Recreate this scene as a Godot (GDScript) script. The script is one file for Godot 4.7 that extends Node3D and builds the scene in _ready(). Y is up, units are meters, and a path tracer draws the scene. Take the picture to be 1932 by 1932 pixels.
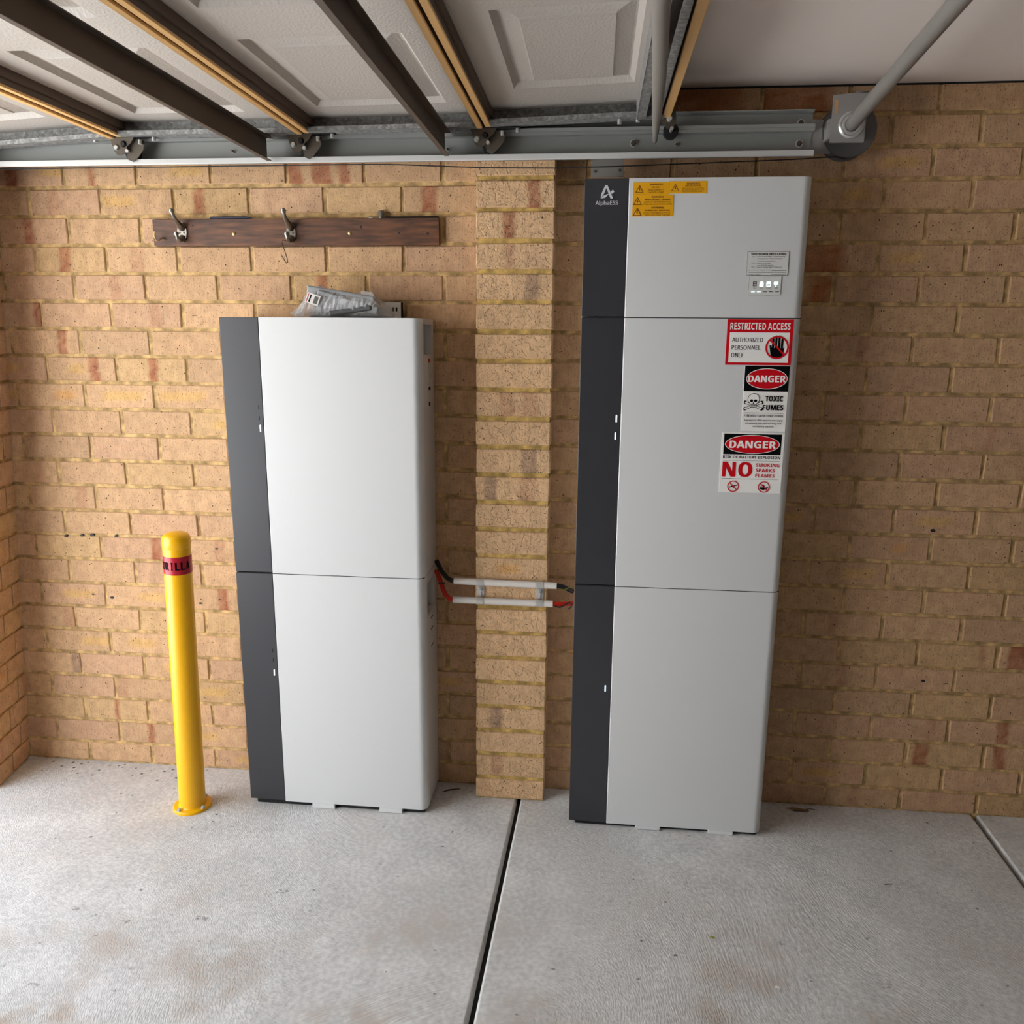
extends Node3D
# A brick garage wall with two stacks of battery cabinets. x runs along the back wall, y is up, z comes out of the wall.

const GARAGE_RIGHT := 4.0
const GARAGE_FRONT := 2.85
const CEILING_Y := 2.219
const OPENING_X := -2.04

var M := {}
var rng := RandomNumberGenerator.new()
var bold: SystemFont
var plain: SystemFont
var heavy: SystemFont
var medium: SystemFont


# ---------------------------------------------------------------- mesh builder
class MB:
	var v := PackedVector3Array()
	var n := PackedVector3Array()
	var t := PackedVector2Array()
	var t2 := PackedVector2Array()
	var c := PackedColorArray()
	var xf := Transform3D.IDENTITY
	var use_col := false
	var use_t2 := false

	func at(o: Vector3, b := Basis.IDENTITY) -> MB:
		xf = Transform3D(b, o)
		return self

	func uv_of(p: Vector3, nn: Vector3) -> Vector2:
		var a := nn.abs()
		if a.z >= a.x and a.z >= a.y:
			return Vector2(p.x, -p.y)
		if a.y >= a.x:
			return Vector2(p.x, p.z)
		return Vector2(p.z, -p.y)

	func put(p: Vector3, nn: Vector3, u: Vector2, co: Color) -> void:
		v.append(xf * p)
		n.append((xf.basis * nn).normalized())
		t.append(u)
		if use_col:
			c.append(co)

	func tri(a: Vector3, b: Vector3, d: Vector3, na: Vector3, nb: Vector3, nd: Vector3, ca := Color.WHITE, cb := Color.WHITE, cd := Color.WHITE) -> void:
		var g := (b - a).cross(d - a)
		if g.length_squared() < 1e-20:
			return
		var mean := na + nb + nd
		put(a, na, uv_of(a, mean), ca)
		if g.dot(mean) > 0.0:
			put(d, nd, uv_of(d, mean), cd)
			put(b, nb, uv_of(b, mean), cb)
		else:
			put(b, nb, uv_of(b, mean), cb)
			put(d, nd, uv_of(d, mean), cd)

	func quad(a: Vector3, b: Vector3, d: Vector3, e: Vector3, nn: Vector3, ca := Color.WHITE, cb := Color.WHITE, cd := Color.WHITE, ce := Color.WHITE) -> void:
		tri(a, b, d, nn, nn, nn, ca, cb, cd)
		tri(a, d, e, nn, nn, nn, ca, cd, ce)

	func quadn(a: Vector3, b: Vector3, d: Vector3, e: Vector3, na: Vector3, nb: Vector3, nd: Vector3, ne: Vector3) -> void:
		tri(a, b, d, na, nb, nd)
		tri(a, d, e, na, nd, ne)

	func box(o: Vector3, s: Vector3, r := 0.0015, seg := 1) -> MB:
		var h := s / 2.0
		r = minf(r, minf(h.x, minf(h.y, h.z)) * 0.98)
		for axis in 3:
			var i1 := (axis + 1) % 3
			var i2 := (axis + 2) % 3
			for sgn in [-1.0, 1.0]:
				var l1 := steps(h[i1], r, seg)
				var l2 := steps(h[i2], r, seg)
				for a in l1.size() - 1:
					for b in l2.size() - 1:
						var ps: Array[Vector3] = []
						var ns: Array[Vector3] = []
						for k in [[a, b], [a + 1, b], [a + 1, b + 1], [a, b + 1]]:
							var q := Vector3.ZERO
							q[axis] = h[axis] * sgn
							q[i1] = l1[k[0]]
							q[i2] = l2[k[1]]
							if r > 0.0:
								var inner := q.clamp(-(h - Vector3.ONE * r), h - Vector3.ONE * r)
								var d := (q - inner).normalized()
								ps.append(o + inner + d * r)
								ns.append(d)
							else:
								var d := Vector3.ZERO
								d[axis] = sgn
								ps.append(o + q)
								ns.append(d)
						quadn(ps[0], ps[1], ps[2], ps[3], ns[0], ns[1], ns[2], ns[3])
		return self

	func steps(h: float, r: float, seg: int) -> Array:
		if r <= 0.0:
			return [-h, h]
		var l := []
		for k in seg + 1:
			l.append(-h + r - r * tan(PI / 4.0 * (1.0 - float(k) / seg)))
		for k in seg + 1:
			l.append(h - r + r * tan(PI / 4.0 * float(k) / seg))
		return l

	func span(a: Vector3, b: Vector3, r := 0.0015, seg := 1) -> MB:
		return box((a + b) / 2.0, (b - a).abs(), r, seg)

	func tube(path: Array, radii: Array, seg := 12, capped := true) -> MB:
		var rings := []
		var dirs := []
		var up := Vector3.UP
		for i in path.size():
			var d: Vector3
			if i == 0:
				d = path[1] - path[0]
			elif i == path.size() - 1:
				d = path[i] - path[i - 1]
			else:
				d = (path[i] - path[i - 1]).normalized() + (path[i + 1] - path[i]).normalized()
			d = d.normalized()
			if i == 0:
				up = Vector3.UP if absf(d.y) < 0.9 else Vector3.RIGHT
			var sx := up.cross(d).normalized()
			up = d.cross(sx).normalized()
			var ring := []
			var r: float = radii[mini(i, radii.size() - 1)]
			for k in seg:
				var a := TAU * k / seg
				var o := sx * cos(a) + up * sin(a)
				ring.append([path[i] + o * r, o])
			rings.append(ring)
			dirs.append(d)
		for i in path.size() - 1:
			for k in seg:
				var p = rings[i][k]
				var q = rings[i][(k + 1) % seg]
				var p2 = rings[i + 1][k]
				var q2 = rings[i + 1][(k + 1) % seg]
				quadn(p[0], q[0], q2[0], p2[0], p[1], q[1], q2[1], p2[1])
		if capped:
			for e in [0, path.size() - 1]:
				var nn: Vector3 = -dirs[0] if e == 0 else dirs[e]
				for k in seg:
					tri(path[e], rings[e][k][0], rings[e][(k + 1) % seg][0], nn, nn, nn)
		return self

	func cyl(a: Vector3, b: Vector3, r: float, seg := 16) -> MB:
		return tube([a, b], [r], seg)

	# profile of (radius, height) turned round the y axis
	func lathe(pr: Array, seg := 24) -> MB:
		var sn := []
		for i in pr.size() - 1:
			var d: Vector2 = pr[i + 1] - pr[i]
			sn.append(Vector2(d.y, -d.x).normalized())
		for i in pr.size() - 1:
			var n0: Vector2 = sn[i]
			var n1: Vector2 = sn[i]
			if i > 0 and sn[i - 1].dot(sn[i]) > 0.75:
				n0 = (sn[i] + sn[i - 1]).normalized()
			if i < sn.size() - 1 and sn[i + 1].dot(sn[i]) > 0.75:
				n1 = (sn[i] + sn[i + 1]).normalized()
			for k in seg:
				var a := TAU * k / seg
				var b := TAU * (k + 1) / seg
				var ra := Vector3(cos(a), 0, sin(a))
				var rb := Vector3(cos(b), 0, sin(b))
				var y0: Vector3 = Vector3.UP * pr[i].y
				var y1: Vector3 = Vector3.UP * pr[i + 1].y
				quadn(ra * pr[i].x + y0, rb * pr[i].x + y0, rb * pr[i + 1].x + y1, ra * pr[i + 1].x + y1,
					ra * n0.x + Vector3.UP * n0.y, rb * n0.x + Vector3.UP * n0.y, rb * n1.x + Vector3.UP * n1.y, ra * n1.x + Vector3.UP * n1.y)
		return self

	# outline in x, y pushed along z from z0 to z1
	func prism(poly: PackedVector2Array, z0: float, z1: float) -> MB:
		var idx := Geometry2D.triangulate_polygon(poly)
		for k in range(0, idx.size(), 3):
			var p := [poly[idx[k]], poly[idx[k + 1]], poly[idx[k + 2]]]
			for e in [[z1, Vector3.BACK], [z0, Vector3.FORWARD]]:
				tri(Vector3(p[0].x, p[0].y, e[0]), Vector3(p[1].x, p[1].y, e[0]), Vector3(p[2].x, p[2].y, e[0]), e[1], e[1], e[1])
		var ccw := not Geometry2D.is_polygon_clockwise(poly)
		var m := poly.size()
		var sn := []
		for i in m:
			var d := poly[(i + 1) % m] - poly[i]
			var q := Vector2(d.y, -d.x).normalized()
			sn.append(q if ccw else -q)
		for i in m:
			var a := poly[i]
			var b := poly[(i + 1) % m]
			var n0: Vector2 = sn[i]
			var n1: Vector2 = sn[i]
			if sn[(i + m - 1) % m].dot(sn[i]) > 0.8:
				n0 = (sn[i] + sn[(i + m - 1) % m]).normalized()
			if sn[(i + 1) % m].dot(sn[i]) > 0.8:
				n1 = (sn[i] + sn[(i + 1) % m]).normalized()
			quadn(Vector3(a.x, a.y, z0), Vector3(b.x, b.y, z0), Vector3(b.x, b.y, z1), Vector3(a.x, a.y, z1),
				Vector3(n0.x, n0.y, 0), Vector3(n1.x, n1.y, 0), Vector3(n1.x, n1.y, 0), Vector3(n0.x, n0.y, 0))
		return self

	# a flat shape on the plane z, facing +z
	func flat(poly: PackedVector2Array, z: float) -> MB:
		var idx := Geometry2D.triangulate_polygon(poly)
		for k in range(0, idx.size(), 3):
			var p := [poly[idx[k]], poly[idx[k + 1]], poly[idx[k + 2]]]
			tri(Vector3(p[0].x, p[0].y, z), Vector3(p[1].x, p[1].y, z), Vector3(p[2].x, p[2].y, z), Vector3.BACK, Vector3.BACK, Vector3.BACK)
		return self

	# lettering fitted into a box (x0, y0 bottom left; x1, y1 top right) on the plane z
	func text(s: String, font: Font, x0: float, y0: float, x1: float, y1: float, z: float, step := 4.0) -> MB:
		var tm := TextMesh.new()
		tm.text = s
		tm.font = font
		tm.font_size = 48
		tm.pixel_size = 0.01
		tm.depth = 0.0
		tm.curve_step = step
		var arr := tm.get_mesh_arrays()
		var p: PackedVector3Array = arr[Mesh.ARRAY_VERTEX]
		if p.is_empty():
			return self
		var ix: PackedInt32Array = arr[Mesh.ARRAY_INDEX]
		var lo := p[0]
		var hi := p[0]
		for q in p:
			lo = lo.min(q)
			hi = hi.max(q)
		# a heavier hand: the same letters again, a hair to either side
		var fat: float = (font.get_meta("fat") if font.has_meta("fat") else 0.0) * (y1 - y0)
		x0 += fat
		x1 -= fat
		var sc := Vector2((x1 - x0) / (hi.x - lo.x), (y1 - y0) / (hi.y - lo.y))
		for k in range(0, ix.size(), 3):
			var w: Array[Vector3] = []
			for e in 3:
				var q := p[ix[k + e]]
				w.append(Vector3(x0 + (q.x - lo.x) * sc.x, y0 + (q.y - lo.y) * sc.y, z))
			for o in ([-fat, fat] if fat > 0.0 else [0.0]):
				var d := Vector3(o, 0, 0.00002 if o > 0.0 else 0.0)
				tri(w[0] + d, w[1] + d, w[2] + d, Vector3.BACK, Vector3.BACK, Vector3.BACK)
		return self

	func mesh() -> ArrayMesh:
		var a := []
		a.resize(Mesh.ARRAY_MAX)
		a[Mesh.ARRAY_VERTEX] = v
		a[Mesh.ARRAY_NORMAL] = n
		a[Mesh.ARRAY_TEX_UV] = t
		if use_t2:
			a[Mesh.ARRAY_TEX_UV2] = t2
		if use_col:
			a[Mesh.ARRAY_COLOR] = c
		var m := ArrayMesh.new()
		m.add_surface_from_arrays(Mesh.PRIMITIVE_TRIANGLES, a)
		return m


# ---------------------------------------------------------------- nodes
func obj(called: String, b: MB, m: Material, parent: Node = self, pos := Vector3.ZERO, label := "") -> MeshInstance3D:
	var o := MeshInstance3D.new()
	o.name = called
	o.mesh = b.mesh()
	o.material_override = m
	o.position = pos
	if label:
		o.set_meta("label", label)
	parent.add_child(o, true)
	return o


func thing(called: String, label: String, category: String, pos := Vector3.ZERO, group := "") -> Node3D:
	var o := Node3D.new()
	o.name = called
	o.position = pos
	tag(o, label, category, group)
	add_child(o, true)
	return o


func tag(o: Node, label: String, category: String, group := "", kind := "") -> void:
	o.set_meta("label", label)
	o.set_meta("category", category)
	if group:
		o.set_meta("group", group)
	if kind:
		o.set_meta("kind", kind)


func rgb8(r: int, g: int, b: int) -> Color:
	return Color8(r, g, b)


func mat(called: String, col: Color, rough := 0.6, metal := 0.0, spec := 0.5) -> StandardMaterial3D:
	var m := StandardMaterial3D.new()
	m.resource_name = called
	m.albedo_color = col
	m.roughness = rough
	m.metallic = metal
	m.metallic_specular = spec
	M[called] = m
	return m


func noise(freq: float, oct: int, sd: int, kind := FastNoiseLite.TYPE_SIMPLEX_SMOOTH) -> FastNoiseLite:
	var f := FastNoiseLite.new()
	f.noise_type = kind
	f.frequency = freq
	f.seed = sd
	f.fractal_type = FastNoiseLite.FRACTAL_FBM if oct > 1 else FastNoiseLite.FRACTAL_NONE
	f.fractal_octaves = oct
	return f


func bytes_of(f: FastNoiseLite, w: int, h: int) -> PackedByteArray:
	var im := f.get_seamless_image(w, h)
	im.convert(Image.FORMAT_L8)
	return im.get_data()


func grey_tex(d: PackedByteArray, w: int, h: int) -> ImageTexture:
	return ImageTexture.create_from_image(Image.create_from_data(w, h, false, Image.FORMAT_L8, d))


func bump(m: StandardMaterial3D, tx: Texture2D, mm: float) -> void:
	m.heightmap_enabled = true
	m.heightmap_texture = tx
	m.heightmap_scale = mm / 10.0


func grain(m: StandardMaterial3D, tx: Texture2D, scale: Vector3) -> void:
	m.albedo_texture = tx
	m.uv1_scale = scale


func blob(d: PackedByteArray, w: int, h: int, cx: float, cy: float, rx: float, ry: float, val: int, soft: float) -> void:
	for y in range(int(cy - ry) - 1, int(cy + ry) + 2):
		for x in range(int(cx - rx) - 1, int(cx + rx) + 2):
			var e := Vector2((x - cx) / rx, (y - cy) / ry).length()
			if e < 1.0:
				var i := posmod(y, h) * w + posmod(x, w)
				d[i] = int(lerpf(d[i], val, clampf((1.0 - e) / soft, 0.0, 1.0)))


func make_materials() -> void:
	bold = SystemFont.new()
	bold.font_names = PackedStringArray(["Droid Sans"])
	bold.font_weight = 700
	plain = SystemFont.new()
	plain.font_names = PackedStringArray(["Droid Sans"])
	heavy = bold.duplicate()
	heavy.set_meta("fat", 0.032)
	medium = plain.duplicate()
	medium.set_meta("fat", 0.022)

	# fired clay: fine grain, drag lines and small pits; one tile is half a metre
	var s := 1024
	var fine := bytes_of(noise(0.30, 3, 11), s, s)
	var mid := bytes_of(noise(0.010, 3, 12), s, s)
	var streak_im := noise(0.10, 2, 13).get_seamless_image(s, 64)
	streak_im.convert(Image.FORMAT_L8)
	streak_im.resize(s, s, Image.INTERPOLATE_BILINEAR)
	var streak := streak_im.get_data()
	var hgt := PackedByteArray()
	hgt.resize(s * s)
	for i in s * s:
		hgt[i] = clampi(int(175 + (fine[i] - 128) * 0.24 + (mid[i] - 128) * 0.05 + (streak[i] - 128) * 0.10), 0, 255)
	var pits := PackedByteArray()
	pits.resize(s * s)
	pits.fill(255)
	rng.seed = 5
	for k in 5200:
		var rx := rng.randf_range(0.8, 2.1)
		var ry := rx * rng.randf_range(0.8, 2.6)
		var px := rng.randf() * s
		var py := rng.randf() * s
		blob(pits, s, s, px, py, rx, ry, rng.randi_range(84, 205), 0.8)
		blob(hgt, s, s, px, py, rx + 0.4, ry + 0.4, 70, 0.7)
	for k in 260:
		var px := rng.randf() * s
		var py := rng.randf() * s
		var ry := rng.randf_range(8.0, 46.0)
		blob(pits, s, s, px, py, 0.9, ry, 205, 0.9)
		blob(hgt, s, s, px, py, 1.3, ry, 110, 0.9)
	for k in 60:
		var px := rng.randf() * s
		var py := rng.randf() * s
		blob(pits, s, s, px, py, rng.randf_range(2.5, 4.5), rng.randf_range(2.5, 5.0), 55, 0.5)
		blob(hgt, s, s, px, py, 4.0, 4.0, 0, 0.5)
	var col := PackedByteArray()
	col.resize(s * s)
	for i in s * s:
		col[i] = clampi(int((240 + (mid[i] - 128) * 0.11 + (fine[i] - 128) * 0.16 + (streak[i] - 128) * 0.08) * pits[i] / 255.0), 0, 255)
	var clay_h := grey_tex(hgt, s, s)
	var clay_c := grey_tex(col, s, s)
	var clay := mat("clay", Color.WHITE, 0.95, 0.0, 0.25)
	clay.vertex_color_use_as_albedo = true
	grain(clay, clay_c, Vector3(2, 2, 1))
	bump(clay, clay_h, 1.6)

	# torn clay of the pier: the same clay with deep drag marks
	var tear := bytes_of(noise(0.035, 4, 21, FastNoiseLite.TYPE_PERLIN), s, s)
	var ridge := noise(0.013, 3, 22)
	ridge.fractal_type = FastNoiseLite.FRACTAL_RIDGED
	ridge.domain_warp_enabled = true
	ridge.domain_warp_amplitude = 30.0
	ridge.domain_warp_frequency = 0.02
	var rid := bytes_of(ridge, s, s)
	var rh := PackedByteArray()
	rh.resize(s * s)
	for i in s * s:
		rh[i] = clampi(int(135 + (tear[i] - 128) * 0.40 + (fine[i] - 128) * 0.14 - maxf(rid[i] - 194, 0) * 2.4 + (hgt[i] - 175) * 0.35), 0, 255)
	var torn := mat("torn clay", Color.WHITE, 0.95, 0.0, 0.25)
	torn.vertex_color_use_as_albedo = true
	grain(torn, clay_c, Vector3(2, 2, 1))
	bump(torn, grey_tex(rh, s, s), 5.0)

	var sand_h := grey_tex(fine, s, s)
	var sand := bytes_of(noise(0.02, 4, 31), 512, 512)
	for i in 512 * 512:
		sand[i] = clampi(int(214 + (sand[i] - 128) * 0.45), 0, 255)
	var sand_c := grey_tex(sand, 512, 512)
	for e in [["mortar", rgb8(228, 191, 134)], ["pier mortar", rgb8(224, 186, 112)]]:
		var m := mat(e[0], e[1], 0.97, 0.0, 0.2)
		grain(m, sand_c, Vector3(2, 2, 1))
		bump(m, sand_h, 1.4)

	# brushed concrete: wavy strokes across uv1, stains on uv2
	var brush_im := noise(0.05, 3, 41).get_seamless_image(768, 1024)
	brush_im.convert(Image.FORMAT_L8)
	brush_im.resize(2048, 1024, Image.INTERPOLATE_CUBIC)
	var brush := brush_im.get_data()
	var bw := bytes_of(noise(0.02, 2, 42), 2048, 1024)
	var fn := bytes_of(noise(0.22, 2, 43), 2048, 1024)
	for i in 2048 * 1024:
		brush[i] = clampi(int(128 + (brush[i] - 128) * (0.45 + bw[i] / 255.0 * 0.75) + (fn[i] - 128) * 0.35), 0, 255)
	var conc := mat("concrete", rgb8(226, 225, 223), 0.9, 0.0, 0.3)
	bump(conc, grey_tex(brush, 2048, 1024), 1.2)
	conc.uv1_scale = Vector3(1.7, 2.6, 1)
	conc.detail_enabled = true
	conc.detail_blend_mode = BaseMaterial3D.BLEND_MODE_MUL
	conc.detail_uv_layer = BaseMaterial3D.DETAIL_UV_2
	conc.detail_albedo = stain_texture()

	mat("driveway concrete", rgb8(186, 188, 190), 0.95)
	mat("white paint", rgb8(214, 215, 215), 0.42, 0.0, 0.5)
	mat("cabinet grey", rgb8(205, 202, 198), 0.5)
	mat("dark panel", rgb8(50, 51, 56), 0.36, 0.0, 0.55)
	mat("black gap", rgb8(16, 16, 17), 0.8)
	mat("sign white", rgb8(240, 238, 234), 0.4)
	mat("sign grey", rgb8(212, 212, 208), 0.45)
	mat("sign red", rgb8(196, 10, 26), 0.5, 0.0, 0.3)
	mat("sign black", rgb8(8, 8, 9), 0.7, 0.0, 0.2)
	mat("sign yellow", rgb8(236, 170, 12), 0.4)
	mat("ink", rgb8(12, 11, 11), 0.7, 0.0, 0.2)
	mat("sign brown ink", rgb8(96, 52, 12), 0.6)
	mat("logo silver", rgb8(206, 208, 212), 0.5)
	var glow := mat("status light", rgb8(240, 250, 255), 0.4)
	glow.emission_enabled = true
	glow.emission = Color(0.85, 0.97, 1.0)
	glow.emission_energy_multiplier = 0.13
	mat("bollard yellow", rgb8(246, 182, 2), 0.3, 0.0, 0.5)
	mat("red tape", rgb8(176, 14, 40), 0.35)
	mat("zinc", rgb8(206, 205, 202), 0.28, 0.55)
	var gal := mat("galvanised", rgb8(176, 175, 172), 0.5, 0.25)
	var spang := noise(0.06, 2, 51, FastNoiseLite.TYPE_CELLULAR)
	spang.cellular_return_type = FastNoiseLite.RETURN_CELL_VALUE
	var sp := bytes_of(spang, 512, 512)
	for i in 512 * 512:
		sp[i] = clampi(int(205 + (sp[i] - 128) * 0.35), 0, 255)
	grain(gal, grey_tex(sp, 512, 512), Vector3(4, 4, 1))
	var gal_dark := mat("galvanised dark", rgb8(96, 100, 98), 0.6, 0.5)
	grain(gal_dark, grey_tex(sp, 512, 512), Vector3(4, 4, 1))
	mat("shaft steel", rgb8(134, 129, 123), 0.5, 0.25)
	mat("track steel", rgb8(146, 147, 143), 0.5, 0.15)
	mat("bracket steel", rgb8(156, 153, 150), 0.5, 0.3)
	mat("strut steel", rgb8(92, 82, 74), 0.55, 0.2)
	mat("hinge steel", rgb8(92, 84, 74), 0.5, 0.5)
	mat("drum", rgb8(92, 90, 88), 0.6, 0.2)
	mat("black steel", rgb8(24, 23, 23), 0.6)
	mat("tan lip", rgb8(226, 180, 118), 0.6)
	mat("shaded rim web", rgb8(92, 76, 64), 0.6)  # dark brown paints the shade on the inner sides of the tan rims
	var skin := mat("door skin", rgb8(182, 175, 167), 0.6)
	var wg_im := noise(0.11, 3, 61).get_seamless_image(256, 1024)
	wg_im.convert(Image.FORMAT_L8)
	wg_im.resize(1024, 512, Image.INTERPOLATE_CUBIC)
	bump(skin, ImageTexture.create_from_image(wg_im), 0.9)
	skin.uv1_scale = Vector3(2.6, 1.3, 1)
	mat("plasterboard", rgb8(240, 228, 219), 0.9)
	mat("lit edge steel", rgb8(206, 206, 203), 0.4, 0.15)  # lightened track steel: daylight on the lower edge put into the colour
	mat("brown render", rgb8(190, 150, 110), 0.95)
	mat("grey render", rgb8(92, 86, 80), 0.95)
	var wood := mat("rail wood", rgb8(116, 72, 44), 0.5)
	var wd_im := noise(0.03, 4, 71).get_seamless_image(128, 512)
	wd_im.convert(Image.FORMAT_L8)
	wd_im.resize(1024, 512, Image.INTERPOLATE_CUBIC)
	var wd := wd_im.get_data()
	for i in wd.size():
		wd[i] = clampi(int(205 + (wd[i] - 128) * 0.55), 60, 255)
	grain(wood, grey_tex(wd, 1024, 512), Vector3(1.6, 3.2, 1))
	mat("satin nickel", rgb8(140, 134, 126), 0.28, 0.9)
	mat("brass", rgb8(190, 160, 110), 0.35, 0.9)
	mat("pen blue", rgb8(24, 28, 60), 0.4)
	mat("conduit", rgb8(214, 208, 202), 0.45)
	mat("cable black", rgb8(14, 15, 16), 0.5)
	mat("cable red", rgb8(206, 36, 12), 0.45)
	var film := mat("plastic film", Color8(228, 228, 230, 92), 0.28)
	film.transparency = BaseMaterial3D.TRANSPARENCY_ALPHA
	mat("bag contents", rgb8(150, 152, 154), 0.35)
	mat("bag fold", rgb8(84, 86, 86), 0.4)
	mat("paper", rgb8(236, 232, 228), 0.8)
	mat("leaf", rgb8(116, 92, 52), 0.8)
	mat("leaf green", rgb8(150, 150, 60), 0.8)
	mat("twig", rgb8(58, 46, 38), 0.9)


func stain_texture() -> ImageTexture:
	# 1 pixel = 3 mm on the floor, x from -2.6, z from 0
	var w := 1600
	var h := 1024
	var a := bytes_of(noise(0.008, 4, 81), w, h)
	var b := bytes_of(noise(0.02, 4, 82), w, h)
	var f := bytes_of(noise(0.15, 3, 83), w, h)
	var g := PackedByteArray()
	g.resize(w * h)
	g.fill(255)
	rng.seed = 82
	for k in 420:
		blob(g, w, h, rng.randf() * w, rng.randf() * h, rng.randf_range(0.8, 2.2), rng.randf_range(0.6, 1.6), rng.randi_range(80, 190), 0.7)
	for k in 26:
		var x := rng.randf_range(220, 420)
		blob(g, w, h, x, rng.randf_range(3, 34), rng.randf_range(0.8, 2.6), rng.randf_range(0.8, 2.0), 70, 0.7)
	# oily and muddy patches seen in the foreground, as x, z, size across and along
	for e in [[-0.83, 0.61, 6, 2.5, 165], [-1.01, 0.74, 8, 3, 160], [-1.36, 0.74, 3, 2.5, 170], [-1.29, 0.76, 4, 1.5, 175], [-1.2, 0.77, 4, 2, 175], [-1.3, 1.0, 5, 2, 175], [-0.84, 1.37, 5, 3, 160],
			[-0.25, 1.22, 4, 2, 165], [0.52, 0.66, 4, 2, 175], [0.74, 0.78, 5, 3, 190], [-0.95, 0.6, 3, 1.5, 190]]:
		for q in 7:
			blob(g, w, h, (e[0] + 2.6) / 0.003 + rng.randf_range(-1, 1) * e[2], e[1] / 0.003 + rng.randf_range(-1, 1) * e[3], maxf(0.8, e[2] * rng.randf_range(0.15, 0.5)), maxf(0.7, e[3] * rng.randf_range(0.2, 0.6)), e[4], 0.8)
	var out := PackedByteArray()
	out.resize(w * h * 3)
	for y in h:
		var far := clampf((y * 0.003 - 0.55) / 0.5, 0.0, 1.0)
		for x in w:
			var i := y * w + x
			var mud := clampf((a[i] - 104) / 80.0, 0.0, 1.0) * clampf((b[i] - 70) / 110.0, 0.0, 1.0) * clampf((f[i] + 40) / 190.0, 0.0, 1.0) * (0.25 + 0.75 * far) + 0.55 * clampf((0.35 - x * 0.003 + 0.8 * (y * 0.003 - 0.75)) / 0.6, 0.0, 1.0) * clampf((b[i] - 60) / 110.0, 0.0, 1.0) * far
			var base := 238.0 + (b[i] - 128) * 0.10 + (f[i] - 128) * 0.16
			var dirt := g[i] / 255.0
			out[i * 3] = clampi(int(base * (1.0 - 0.19 * mud) * dirt), 0, 255)
			out[i * 3 + 1] = clampi(int(base * (1.0 - 0.25 * mud) * dirt), 0, 255)
			out[i * 3 + 2] = clampi(int(base * (1.0 - 0.30 * mud) * dirt), 0, 255)
	return ImageTexture.create_from_image(Image.create_from_data(w, h, false, Image.FORMAT_RGB8, out))


# ---------------------------------------------------------------- bricks
# feats: [x in the brick, width, kind] with kind "r" red stripe, "p" pale red stripe, "y" yellow streak, "g" grey stripe, "o" orange
func feat_color(kind: String) -> Color:
	match kind:
		"r": return rgb8(168, 104, 76).srgb_to_linear()
		"p": return rgb8(188, 140, 110).srgb_to_linear()
		"g": return rgb8(166, 136, 112).srgb_to_linear()
		"o": return rgb8(220, 158, 84).srgb_to_linear()
		"d": return rgb8(176, 112, 72).srgb_to_linear()
	return rgb8(222, 178, 104).srgb_to_linear()


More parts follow.
